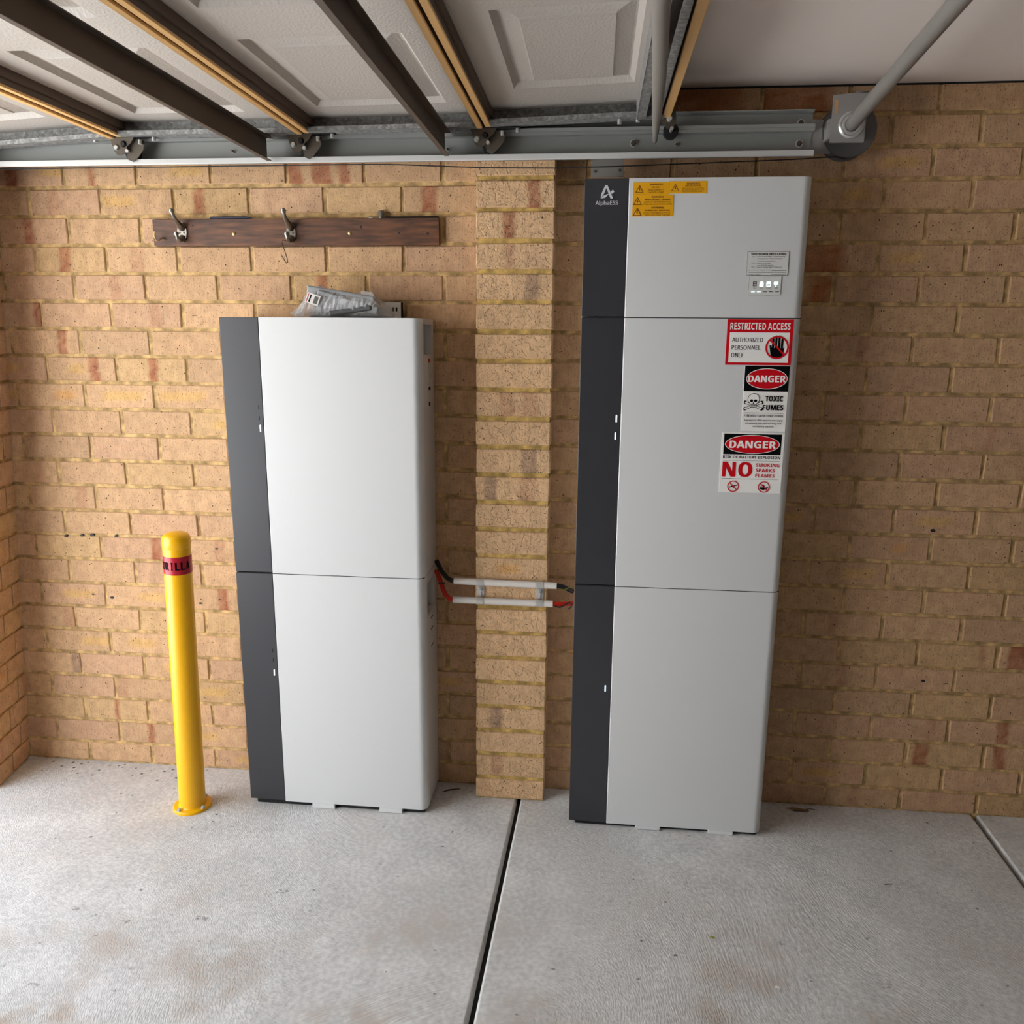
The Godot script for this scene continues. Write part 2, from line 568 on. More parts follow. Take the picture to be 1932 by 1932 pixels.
func brick_into(b: MB, l: float, h: float, base: Color, feats: Array, uvo: Vector2) -> void:
	var e := 0.0028
	var hx := l / 2.0
	var hy := h / 2.0
	var jit := []
	for k in 4:
		jit.append(Vector2(rng.randf_range(-0.0014, 0.0014), rng.randf_range(-0.0012, 0.0012)))
	var xs := [-hx + e, hx - e]
	var ys := [-hy + e, hy - e]
	for f in feats:
		var soft := 0.006 if f[2] in ["r", "p", "g"] else 0.018
		for q in [f[0] - f[1] / 2 - soft, f[0] - f[1] / 2 + soft, f[0] + f[1] / 2 - soft, f[0] + f[1] / 2 + soft]:
			if q > -hx + e + 0.002 and q < hx - e - 0.002:
				xs.append(q)
		if f[2] in ["y", "o"]:
			for q in [-0.26, -0.1, 0.12, 0.3]:
				if not ys.has(q * h):
					ys.append(q * h)
		elif ys.size() == 2:
			xs.append(f[0] + rng.randf_range(-0.15, 0.15) * f[1])
			for q in [-0.22, 0.05, 0.28]:
				ys.append((q + rng.randf_range(-0.08, 0.08)) * h)
	xs.sort()
	ys.sort()
	var ny := ys.size()
	var nx := xs.size()
	var pos := []
	var cols := []
	for j in ny:
		var prow := []
		var crow := []
		var wob := rng.randf_range(-0.004, 0.004) if feats.size() else 0.0
		for i in nx:
			var x: float = xs[i]
			var y: float = ys[j]
			var u := (x + hx) / l
			var w := (y + hy) / h
			var d: Vector2 = jit[0].lerp(jit[1], u).lerp(jit[3].lerp(jit[2], u), w)
			var cc := base
			for f in feats:
				var soft := 0.006 if f[2] in ["r", "p", "g"] else 0.018
				var k := clampf((f[1] / 2 + soft - absf(x - f[0])) / (2.0 * soft), 0.0, 1.0)
				if f[2] in ["y", "o"]:
					k *= 0.55 if absf(y) < 0.17 * h else 0.0
				elif f[2] == "p":
					k *= rng.randf_range(0.25, 0.8)
				else:
					k *= rng.randf_range(0.5, 1.0)
				cc = cc.lerp(feat_color(f[2]), k)
			prow.append(Vector3(x + d.x + (wob if i > 0 and i < nx - 1 else 0.0), y + d.y, 0))
			crow.append(cc)
		pos.append(prow)
		cols.append(crow)
	var start := b.v.size()
	for j in ny - 1:
		for i in nx - 1:
			b.quad(pos[j][i], pos[j][i + 1], pos[j + 1][i + 1], pos[j + 1][i], Vector3.BACK, cols[j][i], cols[j][i + 1], cols[j + 1][i + 1], cols[j + 1][i])
	# arris and sides, all the way round
	var loop := []
	var lc := []
	for i in nx:
		loop.append([pos[0][i], Vector3(0, -1, 0)])
		lc.append(cols[0][i])
	for j in ny:
		loop.append([pos[j][nx - 1], Vector3(1, 0, 0)])
		lc.append(cols[j][nx - 1])
	for i in nx:
		loop.append([pos[ny - 1][nx - 1 - i], Vector3(0, 1, 0)])
		lc.append(cols[ny - 1][nx - 1 - i])
	for j in ny:
		loop.append([pos[ny - 1 - j][0], Vector3(-1, 0, 0)])
		lc.append(cols[ny - 1 - j][0])
	var m := loop.size()
	for k in m:
		var a = loop[k]
		var c2 = loop[(k + 1) % m]
		var oa: Vector3 = a[1]
		var ob: Vector3 = c2[1]
		var a1: Vector3 = a[0] + oa * e + Vector3(0, 0, -e)
		var b1: Vector3 = c2[0] + ob * e + Vector3(0, 0, -e)
		var a2 := a1 + Vector3(0, 0, -0.012)
		var b2 := b1 + Vector3(0, 0, -0.012)
		var na := (oa + Vector3.BACK).normalized()
		var nb := (ob + Vector3.BACK).normalized()
		var s0 := b.v.size()
		b.tri(a[0], c2[0], b1, na, nb, nb, lc[k], lc[(k + 1) % m], lc[(k + 1) % m])
		b.tri(a[0], b1, a1, na, nb, na, lc[k], lc[(k + 1) % m], lc[k])
		b.tri(a1, b1, b2, oa, ob, ob, lc[k], lc[(k + 1) % m], lc[(k + 1) % m])
		b.tri(a1, b2, a2, oa, ob, oa, lc[k], lc[(k + 1) % m], lc[k])
	for q in range(start, b.t.size()):
		b.t[q] += uvo


func clay_tone(pier := false) -> Color:
	var q := rng.randf()
	var k: Color
	if q < 0.5:
		k = rgb8(212, 173, 134)
	elif q < 0.75:
		k = rgb8(211, 171, 136)
	elif q < 0.9:
		k = rgb8(211, 174, 130)
	else:
		k = rgb8(204, 167, 131)
	if pier:
		k = rgb8(228, 188, 146)
	var lin := k.srgb_to_linear()
	var g := rng.randf_range(0.93, 1.05)
	return Color(lin.r * g, lin.g * g, lin.b * g)


func random_feats(l: float, red: float) -> Array:
	var out := []
	if rng.randf() < red:
		out.append([rng.randf_range(-0.35, 0.35) * l, rng.randf_range(0.02, 0.035), "p"])
	if rng.randf() < 0.10:
		out.append([rng.randf_range(-0.2, 0.2) * l, rng.randf_range(0.06, 0.12), "y"])
	return out


# the courses sag a little in the middle of the wall, as they were laid
func sag(x: float, row: int) -> float:
	var mid := exp(-pow((x + 0.3) / 0.55, 2.0)) * exp(-pow((row - 9.5) / 3.5, 2.0))
	return -0.006 * mid


func build_back_wall() -> void:
	var w := MeshInstance3D.new()
	w.name = "wall_back"
	w.mesh = MB.new().span(Vector3(-2.3, -0.05, -0.14), Vector3(GARAGE_RIGHT, CEILING_Y + 0.05, -0.0042), 0.0).mesh()
	w.material_override = M["mortar"]
	tag(w, "tan face-brick back wall of the garage behind the two cabinet stacks", "wall", "", "structure")
	add_child(w)
	rng.seed = 20
	# streaks that the photograph shows, as row, x, width, kind
	var marks := [
		[23, -1.84, 0.04, "r"], [23, -1.575, 0.022, "r"], [22, -1.71, 0.035, "p"], [21, -1.805, 0.035, "r"], [20, -1.69, 0.038, "r"], [20, -1.45, 0.045, "p"], [18, -1.80, 0.035, "r"],
		[19, -1.53, 0.035, "p"], [18, -1.405, 0.035, "p"], [17, -1.73, 0.03, "r"], [16, -1.63, 0.034, "r"], [16, -1.43, 0.03, "r"], [22, -1.23, 0.036, "r"], [23, -0.925, 0.05, "r"],
		[23, -0.84, 0.06, "r"], [23, -0.77, 0.034, "r"], [22, -0.51, 0.046, "r"], [19, -0.85, 0.036, "r"], [9, -1.67, 0.04, "p"], [9, -1.47, 0.034, "r"], [9, -1.245, 0.036, "p"],
		[7, -1.245, 0.034, "r"], [6, -1.80, 0.07, "p"], [4, -1.80, 0.045, "g"], [2, -1.67, 0.016, "r"], [1, -1.55, 0.022, "r"], [0, -1.4, 0.05, "p"], [3, -1.64, 0.04, "p"], [5, -1.69, 0.17, "y"],
		[15, -1.74, 0.07, "o"], [15, -1.54, 0.14, "y"], [15, -1.34, 0.16, "y"], [16, -1.69, 0.05, "y"], [8, -1.55, 0.14, "y"], [7, -1.48, 0.13, "y"], [11, -1.72, 0.04, "p"],
		[25, 0.29, 0.2, "d"], [25, 0.53, 0.2, "d"], [20, 0.63, 0.15, "d"], [19, 0.66, 0.09, "d"], [10, 0.95, 0.04, "o"], [6, 1.36, 0.09, "r"], [3, 1.33, 0.035, "r"], [2, 1.33, 0.036, "r"],
		[2, 1.09, 0.045, "r"], [24, 1.32, 0.03, "p"], [5, 1.42, 0.03, "p"], [23, -1.70, 0.1, "y"], [22, -1.50, 0.12, "y"], [24, -0.85, 0.1, "r"]]
	var rest := MB.new()
	rest.use_col = true
	for row in 26:
		var y0 := row * 0.086 - 0.008 if row > 0 else 0.0
		y0 += 0.0054
		var y1 := (row + 1) * 0.086 - 0.008 - 0.0054
		if row == 25:
			y1 = CEILING_Y - 0.003
		var joints := []
		var x: float = -1.792 if row % 2 == 0 else -1.908
		joints.append(-2.025)
		while x < -0.3:
			joints.append(x)
			x += 0.24
		x = -0.157 if row % 2 == 0 else -0.035
		while x < GARAGE_RIGHT:
			joints.append(x)
			x += 0.24
		for k in joints.size() - 1:
			var a: float = joints[k] + 0.005 + rng.randf_range(-0.0012, 0.0012)
			var c2: float = joints[k + 1] - 0.005 + rng.randf_range(-0.0012, 0.0012)
			if k == 0:
				a -= 0.004
			var cx := (a + c2) / 2.0
			var cy := (y0 + y1) / 2.0 + sag(cx, row)
			var feats := []
			for q in marks:
				if q[0] == row and q[1] > a and q[1] < c2:
					feats.append([q[1] - cx, q[2], q[3]])
			if feats.is_empty():
				feats = random_feats(c2 - a, 0.10)
			var hid := (a > -1.19 and c2 < -0.5 and y1 < 1.57) or (a > -0.045 and c2 < 0.6 and y1 < 1.97) or (a > -0.36 and c2 < -0.12) or (c2 < 0.2 and y0 > 2.07) or a > 1.56
			var uvo := Vector2(rng.randf(), rng.randf())
			if hid:
				rest.at(Vector3(cx, cy, 0))
				brick_into(rest, c2 - a, y1 - y0, clay_tone(), [], uvo)
			else:
				var b := MB.new()
				b.use_col = true
				brick_into(b, c2 - a, y1 - y0, clay_tone(), feats, uvo)
				obj("brick", b, M["clay"], w, Vector3(cx, cy, rng.randf_range(-0.0012, 0.0012)))
	# screw holes and chipped mortar
	for e in [[-1.256, 0.818, 0.0035], [-1.327, 0.622, 0.004], [-1.258, 0.638, 0.0025], [-1.646, 0.63, 0.006], [-1.715, 0.639, 0.004], [-1.791, 0.845, 0.006], [-1.733, 0.849, 0.005], [-1.696, 0.852, 0.006], [-1.61, 0.851, 0.005], [1.043, 0.955, 0.006], [1.069, 0.462, 0.005]]:
		obj("hole", MB.new().tube([Vector3(0, 0, -0.006), Vector3(0, 0, 0.0012)], [e[2]], 8), M["black steel"], w, Vector3(e[0], e[1], 0.0006)).scale = Vector3(1.25, 0.8, 1.0)
	obj("brick_remainder", rest, M["clay"], w).set_meta("kind", "stuff")


func build_pillar() -> void:
	var w := MeshInstance3D.new()
	w.name = "wall_pillar"
	w.mesh = MB.new().span(Vector3(-0.3545, 0.0, -0.01), Vector3(-0.1345, CEILING_Y - 0.002, 0.0745), 0.0).mesh()
	w.material_override = M["pier mortar"]
	tag(w, "narrow brick pier with yellow mortar standing between the two cabinet stacks", "pillar", "", "structure")
	add_child(w)
	rng.seed = 31
	var marks := [[22, 0.055, 0.034, "r"], [21, -0.02, 0.034, "r"], [20, -0.018, 0.026, "p"], [19, 0.05, 0.042, "g"], [13, 0.05, 0.045, "g"], [12, -0.07, 0.04, "g"], [12, 0.045, 0.05, "p"], [9, -0.01, 0.07, "o"],
		[15, -0.02, 0.04, "p"], [3, -0.05, 0.045, "g"], [1, -0.045, 0.035, "p"], [15, 0.05, 0.05, "p"]]
	for row in 26:
		var y0 := row * 0.086 - 0.008 + 0.0065 if row > 0 else 0.004
		var y1 := (row + 1) * 0.086 - 0.008 - 0.0065
		if row == 25:
			y1 = CEILING_Y - 0.004
		var feats := []
		for q in marks:
			if q[0] == row:
				feats.append([q[1], q[2], q[3]])
		var b := MB.new()
		b.use_col = true
		var l := 0.228
		var tone := clay_tone(true)
		brick_into(b, l, y1 - y0, tone, feats, Vector2(rng.randf(), rng.randf()))
		# the two returns back to the wall
		for sx in [-1.0, 1.0]:
			var hx := l / 2.0
			var hy := (y1 - y0) / 2.0
			b.quad(Vector3(sx * hx, -hy, -0.003), Vector3(sx * hx, -hy, -0.079), Vector3(sx * hx, hy, -0.079), Vector3(sx * hx, hy, -0.003), Vector3(sx, 0, 0), tone, tone, tone, tone)
		for sy in [-1.0, 1.0]:
			var hy: float = (y1 - y0) / 2.0 * sy
			b.quad(Vector3(-l / 2, hy, -0.012), Vector3(l / 2, hy, -0.012), Vector3(l / 2, hy, -0.079), Vector3(-l / 2, hy, -0.079), Vector3(0, sy, 0), tone, tone, tone, tone)
		obj("brick", b, M["torn clay"], w, Vector3(-0.2445 + 0.0018 * (row - 13) / 13.0 + rng.randf_range(-0.001, 0.001), (y0 + y1) / 2 + sag(-0.3, row) * 0.6, 0.0805 + rng.randf_range(-0.0012, 0.0012)))


func build_left_return() -> void:
	# the short return beside the door opening: it leans in by a few degrees towards the top
	var w := MeshInstance3D.new()
	w.name = "wall_left"
	w.mesh = MB.new().span(Vector3(0.006, -0.03, -0.24), Vector3(0.212, CEILING_Y - 0.02, -0.0065), 0.0).mesh()
	w.material_override = M["mortar"]
	tag(w, "short brick return wall beside the open garage doorway", "wall", "", "structure")
	add_child(w)
	# local x runs from the free end back to the corner, local z faces the room
	w.basis = Basis(Vector3.BACK, deg_to_rad(-3.9)) * Basis(Vector3.UP, deg_to_rad(90.0 + 9.0))
	w.position = Vector3(-1.992, 0.0, 0.216)
	rng.seed = 47
	for row in 25:
		var y0 := row * 0.086 - 0.008 + 0.005 if row > 0 else 0.004
		var y1 := (row + 1) * 0.086 - 0.008 - 0.005
		var cuts := [0.0, 0.105, 0.222] if row % 2 == 0 else [0.0, 0.165, 0.222]
		for k in cuts.size() - 1:
			var a: float = cuts[k] + (0.004 if k > 0 else 0.0)
			var c2: float = cuts[k + 1] - 0.004
			var b := MB.new()
			b.use_col = true
			var feats := random_feats(c2 - a, 0.1)
			if row == 4 and k == 0:
				feats = [[0.0, 0.05, "o"]]
			brick_into(b, c2 - a, y1 - y0, clay_tone(), feats, Vector2(rng.randf(), rng.randf()))
			obj("brick", b, M["clay"], w, Vector3((a + c2) / 2, (y0 + y1) / 2, 0))
		# the end of the return that meets the daylight
		var e := MB.new()
		e.use_col = true
		e.at(Vector3(0.0, (y0 + y1) / 2, -0.118), Basis(Vector3.UP, -PI / 2))
		brick_into(e, 0.23, y1 - y0, clay_tone(), [], Vector2(rng.randf(), rng.randf()))
		obj("brick", e, M["clay"], w)


# ---------------------------------------------------------------- floor and shell
func joint_x(k: int, z: float) -> float:
	return (-0.2175 - 0.027 * (z - 0.114)) if k == 0 else (1.2805 - 0.028 * (z - 0.02))


func build_floor() -> void:
	var f := MeshInstance3D.new()
	f.name = "floor"
	f.mesh = MB.new().span(Vector3(-2.6, -0.2, -0.1), Vector3(GARAGE_RIGHT, -0.02, GARAGE_FRONT), 0.0).mesh()
	f.material_override = M["black gap"]
	tag(f, "pale brushed concrete garage floor cut by two dark joints", "floor", "", "structure")
	add_child(f)
	var bend := noise(0.55, 2, 91)
	for s in 3:
		var b := MB.new()
		b.use_t2 = true
		var zs := [-0.02]
		while zs[-1] < GARAGE_FRONT:
			zs.append(zs[-1] + (0.06 if zs[-1] < 2.4 else 0.3))
		var cols := 34 if s < 2 else 20
		for j in zs.size() - 1:
			for i in range(-2, cols + 2):
				var ps: Array[Vector3] = []
				var ns: Array[Vector3] = []
				for q in [[i, j], [i + 1, j], [i + 1, j + 1], [i, j + 1]]:
					var z: float = zs[q[1]]
					var xa: float = -2.6 if s == 0 else joint_x(s - 1, z) + 0.005
					var xb: float = GARAGE_RIGHT if s == 2 else joint_x(s, z) - 0.005
					var ii: int = q[0]
					var lean := 0.0
					var y := 0.0
					var x := 0.0
					if ii <= 0:
						x = xa + [0.0, 0.003, 0.010][ii + 2]
						y = [-0.03, -0.004, 0.0][ii + 2]
						lean = [-1.0, -0.75, 0.0][ii + 2]
					elif ii >= cols:
						x = xb - [0.010, 0.003, 0.0][ii - cols]
						y = [0.0, -0.004, -0.03][ii - cols]
						lean = [0.0, 0.75, 1.0][ii - cols]
					else:
						x = lerpf(xa + 0.010, xb - 0.010, float(ii) / cols)
					ps.append(Vector3(x, y, z))
					ns.append(Vector3(lean, 1.001 - absf(lean), 0).normalized())
				b.quadn(ps[0], ps[1], ps[2], ps[3], ns[0], ns[1], ns[2], ns[3])
		for k in b.v.size():
			var p := b.v[k]
			b.t2.append(Vector2((p.x + 2.6) / 4.8, p.z / 3.072))
			var turn := bend.get_noise_2d(p.x, p.z) * 0.55
			var turn2 := bend.get_noise_2d(p.x + 40.0, p.z - 17.0) * 0.55
			b.t[k] = Vector2(p.x * 0.86 + p.z * 0.5 + turn, p.z * 0.86 - p.x * 0.5 + turn2)
		obj("slab", b, M["concrete"], f)


func build_shell() -> void:
	var c := MeshInstance3D.new()
	c.name = "ceiling"
	c.mesh = MB.new().span(Vector3(-2.3, CEILING_Y, -0.14), Vector3(GARAGE_RIGHT, CEILING_Y + 0.1, GARAGE_FRONT), 0.0).mesh()
	c.material_override = M["plasterboard"]
	tag(c, "plain white plasterboard garage ceiling", "ceiling", "", "structure")
	add_child(c)
	obj("edge_gap", MB.new().span(Vector3(-0.1, CEILING_Y - 0.0055, -0.004), Vector3(2.6, CEILING_Y - 0.0005, 0.0012), 0.0), M["black steel"], c)
	for e in [["wall_right", Vector3(GARAGE_RIGHT, -0.05, -0.14), Vector3(GARAGE_RIGHT + 0.12, CEILING_Y + 0.1, GARAGE_FRONT + 0.12), "plain rendered end wall of the garage"],
			["wall_front", Vector3(-2.3, -0.05, GARAGE_FRONT), Vector3(GARAGE_RIGHT, CEILING_Y + 0.1, GARAGE_FRONT + 0.12), "plain rendered wall facing the brick wall"],
			["wall_header", Vector3(-2.3, 2.10, 0.22), Vector3(OPENING_X - 0.03, CEILING_Y, GARAGE_FRONT), "rendered lintel wall over the open garage doorway"],
			["wall_jamb", Vector3(-2.3, -0.05, 2.55), Vector3(OPENING_X, 2.10, GARAGE_FRONT), "rendered jamb at the far end of the garage doorway"]]:
		var o := MeshInstance3D.new()
		o.name = e[0]
		o.mesh = MB.new().span(e[1], e[2], 0.0).mesh()
		o.material_override = M["grey render"]
		tag(o, e[3], "wall", "", "structure")
		add_child(o)
	var d := MeshInstance3D.new()
	d.name = "ground_driveway"
	d.mesh = MB.new().span(Vector3(-30, -0.3, -20), Vector3(-2.6, -0.01, 30), 0.0).mesh()
	d.material_override = M["driveway concrete"]
	tag(d, "concrete driveway outside the garage doorway", "driveway", "", "structure")
	add_child(d)


# ---------------------------------------------------------------- cabinets
const CAB_D := 0.2          # depth of a cabinet
const STRIP_W := 0.1185     # the dark strip at its edge


# a rounded outline of the front cover, seen from above: x along the wall, y = depth
func cover_outline(x0: float, x1: float, z0: float, z1: float, r: float) -> PackedVector2Array:
	var p := PackedVector2Array([Vector2(x0, z0), Vector2(x1, z0)])
	for k in 9:
		var a := PI / 2 * k / 8.0
		p.append(Vector2(x1 - r + r * cos(a), z1 - r + r * sin(a)))
	p.append(Vector2(x0 + 0.002, z1))
	p.append(Vector2(x0, z1 - 0.002))
	return p


func cabinet(label: String, x0: float, w: float, y0: float, y1: float, feet: bool, side: String) -> Node3D:
	var t := thing("battery_cabinet" if side != "inverter" else "inverter_cabinet", label, "battery cabinet" if side != "inverter" else "inverter", Vector3(x0, y0, 0.0))
	var h := y1 - y0
	var g := 0.0013
	var zc := 0.158
	# carcass: the side that shows is built round the hand grip
	var b := MB.new()
	b.span(Vector3(0.004, g, 0.004), Vector3(w - 0.022, h - g, zc - 0.001), 0.002)
	obj("body", b, M["cabinet grey"], t)
	var sp := MB.new()
	var top := h - g
	var ga := 0.0
	var gb := 0.0
	if side == "upper":
		ga = h - 0.105
		gb = h - 0.017
	elif side == "lower":
		ga = h - 0.135
		gb = h - 0.030
	if ga > 0.0:
		sp.span(Vector3(w - 0.0215, g, 0.004), Vector3(w, ga, zc), 0.0)
		sp.span(Vector3(w - 0.0215, gb, 0.004), Vector3(w, top, zc), 0.0)
		sp.span(Vector3(w - 0.0215, ga, 0.004), Vector3(w, gb, 0.040), 0.0)
		sp.span(Vector3(w - 0.0215, ga, zc - 0.006), Vector3(w, gb, zc), 0.0)
	else:
		sp.span(Vector3(w - 0.0215, g, 0.004), Vector3(w, top, zc), 0.0)
	obj("side_panel", sp, M["cabinet grey"], t)
	# white front cover with its rounded edge
	var fc := MB.new()
	fc.at(Vector3(0, 0, 0), Basis(Vector3.RIGHT, Vector3(0, 0, 1), Vector3(0, -1, 0)))
	# outline x, depth -> x, z ; pushed along -y, so heights are negated
	fc.prism(cover_outline(STRIP_W + 0.0006, w, zc + 0.0008, CAB_D, 0.024), -(h - g), -g)
	obj("front_cover", fc, M["white paint"], t)
	var ds := MB.new()
	ds.span(Vector3(0, g + 0.002, zc - 0.05), Vector3(STRIP_W - 0.0006, h - g, CAB_D - 0.0012), 0.0016)
	obj("dark_strip", ds, M["dark panel"], t, Vector3.ZERO, "charcoal vertical strip")
	# the joint to the unit above reads as a dark line
	if feet:
		for fx in [0.212, 0.438]:
			obj("foot", MB.new().span(Vector3(fx, -y0 + 0.0008, 0.12), Vector3(fx + 0.076, g, CAB_D + 0.004), 0.0015), M["white paint"], t)
		obj("underside_shadow", MB.new().span(Vector3(0.02, -y0 + 0.0008, 0.02), Vector3(w - 0.012, g, 0.190), 0.0), M["black gap"], t)  # black block painting the deep shadow under the cabinet, between the feet
	return t


func pill(t: Node3D, x: float, y: float) -> void:
	var p := PackedVector2Array()
	for k in 16:
		var a := TAU * k / 16.0
		p.append(Vector2(0.0021 * cos(a), 0.0021 * sin(a) + (0.0085 if sin(a) >= 0.0 else -0.0085)))
	obj("status_light", MB.new().at(Vector3(x, y, CAB_D - 0.0012)).prism(p, -0.001, 0.0007), M["status light"], t, Vector3.ZERO, "lit white status light")


func seam(t: Node3D, w: float, h: float) -> void:
	obj("seam", MB.new().span(Vector3(0.003, h - 0.0014, CAB_D - 0.012), Vector3(w - 0.012, h + 0.0014, CAB_D - 0.002), 0.0), M["black gap"], t)
	obj("seam", MB.new().span(Vector3(0.003, h - 0.0014, 0.01), Vector3(w - 0.0012, h + 0.0014, CAB_D - 0.010), 0.0), M["black gap"], t)


# ---------------------------------------------------------------- printed stickers
class Print:
	var x: float
	var y: float
	var w: float
	var h: float
	var z := 0.0008
	var inks := {}
	var order := []

	func ink(c: String) -> MB:
		if not inks.has(c):
			inks[c] = MB.new()
			order.append(c)
		return inks[c]

	func lift() -> float:
		z += 0.00008
		return z

	func p(u: float, v: float) -> Vector2:
		return Vector2(x + u * w, y - v * h)

	func rect(c: String, u0: float, v0: float, u1: float, v1: float) -> void:
		ink(c).flat(PackedVector2Array([p(u0, v1), p(u1, v1), p(u1, v0), p(u0, v0)]), lift())

	func poly(c: String, pts: Array) -> void:
		var q := PackedVector2Array()
		for e in pts:
			q.append(p(e[0], e[1]))
		ink(c).flat(q, lift())

	func ell(c: String, u: float, v: float, ru: float, rv: float, seg := 40) -> void:
		var q := PackedVector2Array()
		for k in seg:
			q.append(p(u + ru * cos(TAU * k / seg), v + rv * sin(TAU * k / seg)))
		ink(c).flat(q, lift())

	# a ring that is round on the sticker, radius as a share of the width
	func ring(c: String, u: float, v: float, r: float, thick: float) -> void:
		var l := lift()
		var k := w / h
		for i in 32:
			var a := TAU * i / 32.0
			var b := TAU * (i + 1) / 32.0
			var o := r - thick
			ink(c).flat(PackedVector2Array([p(u + r * cos(a), v + r * k * sin(a)), p(u + r * cos(b), v + r * k * sin(b)), p(u + o * cos(b), v + o * k * sin(b)), p(u + o * cos(a), v + o * k * sin(a))]), l)

	func stroke(c: String, u0: float, v0: float, u1: float, v1: float, thick: float) -> void:
		var a := p(u0, v0)
		var b := p(u1, v1)
		var d := (b - a).normalized().orthogonal() * thick * w / 2.0
		ink(c).flat(PackedVector2Array([a + d, b + d, b - d, a - d]), lift())

	func txt(c: String, s: String, f: Font, u0: float, v0: float, u1: float, v1: float, step := 4.0) -> void:
		var a := p(u0, v1)
		var b := p(u1, v0)
		ink(c).text(s, f, a.x, a.y, b.x, b.y, lift(), step)


func sticker(t: Node3D, called: String, label: String, base: String, x: float, y: float, w: float, h: float) -> Array:
	var o := obj(called, MB.new().span(Vector3(0, -h, -0.0004), Vector3(w, 0, 0.0008), 0.0), M[base], t, Vector3(x, y, CAB_D + 0.0004), label)
	var p := Print.new()
	p.w = w
	p.h = h
	return [o, p]


func finish(s: Array, ink_name := "lettering") -> void:
	var words := {"ink": ink_name, "sign black": "lettering", "sign red": "red_print", "sign white": "white_print", "sign yellow": "yellow_print", "sign brown ink": "lettering", "status light": "lit_symbol", "sign grey": "grey_print"}
	for c in s[1].order:
		obj(words[c], s[1].inks[c], M[c], s[0])


func warn_triangle(q: Print, u: float, v: float, hh: float) -> void:
	var k := q.h / q.w
	var hw := hh * k * 0.58
	q.poly("sign brown ink", [[u - hw, v + hh / 2], [u + hw, v + hh / 2], [u, v - hh / 2]])
	var i := 0.74
	q.poly("sign yellow", [[u - hw * i, v + hh * 0.41], [u + hw * i, v + hh * 0.41], [u, v - hh * 0.31]])
	q.poly("sign brown ink", [[u - hw * 0.05, v - hh * 0.16], [u + hw * 0.22, v - hh * 0.16], [u + hw * 0.04, v + hh * 0.06], [u + hw * 0.26, v + hh * 0.06], [u - hw * 0.1, v + hh * 0.36], [u - hw * 0.02, v + hh * 0.13], [u - hw * 0.24, v + hh * 0.13]])


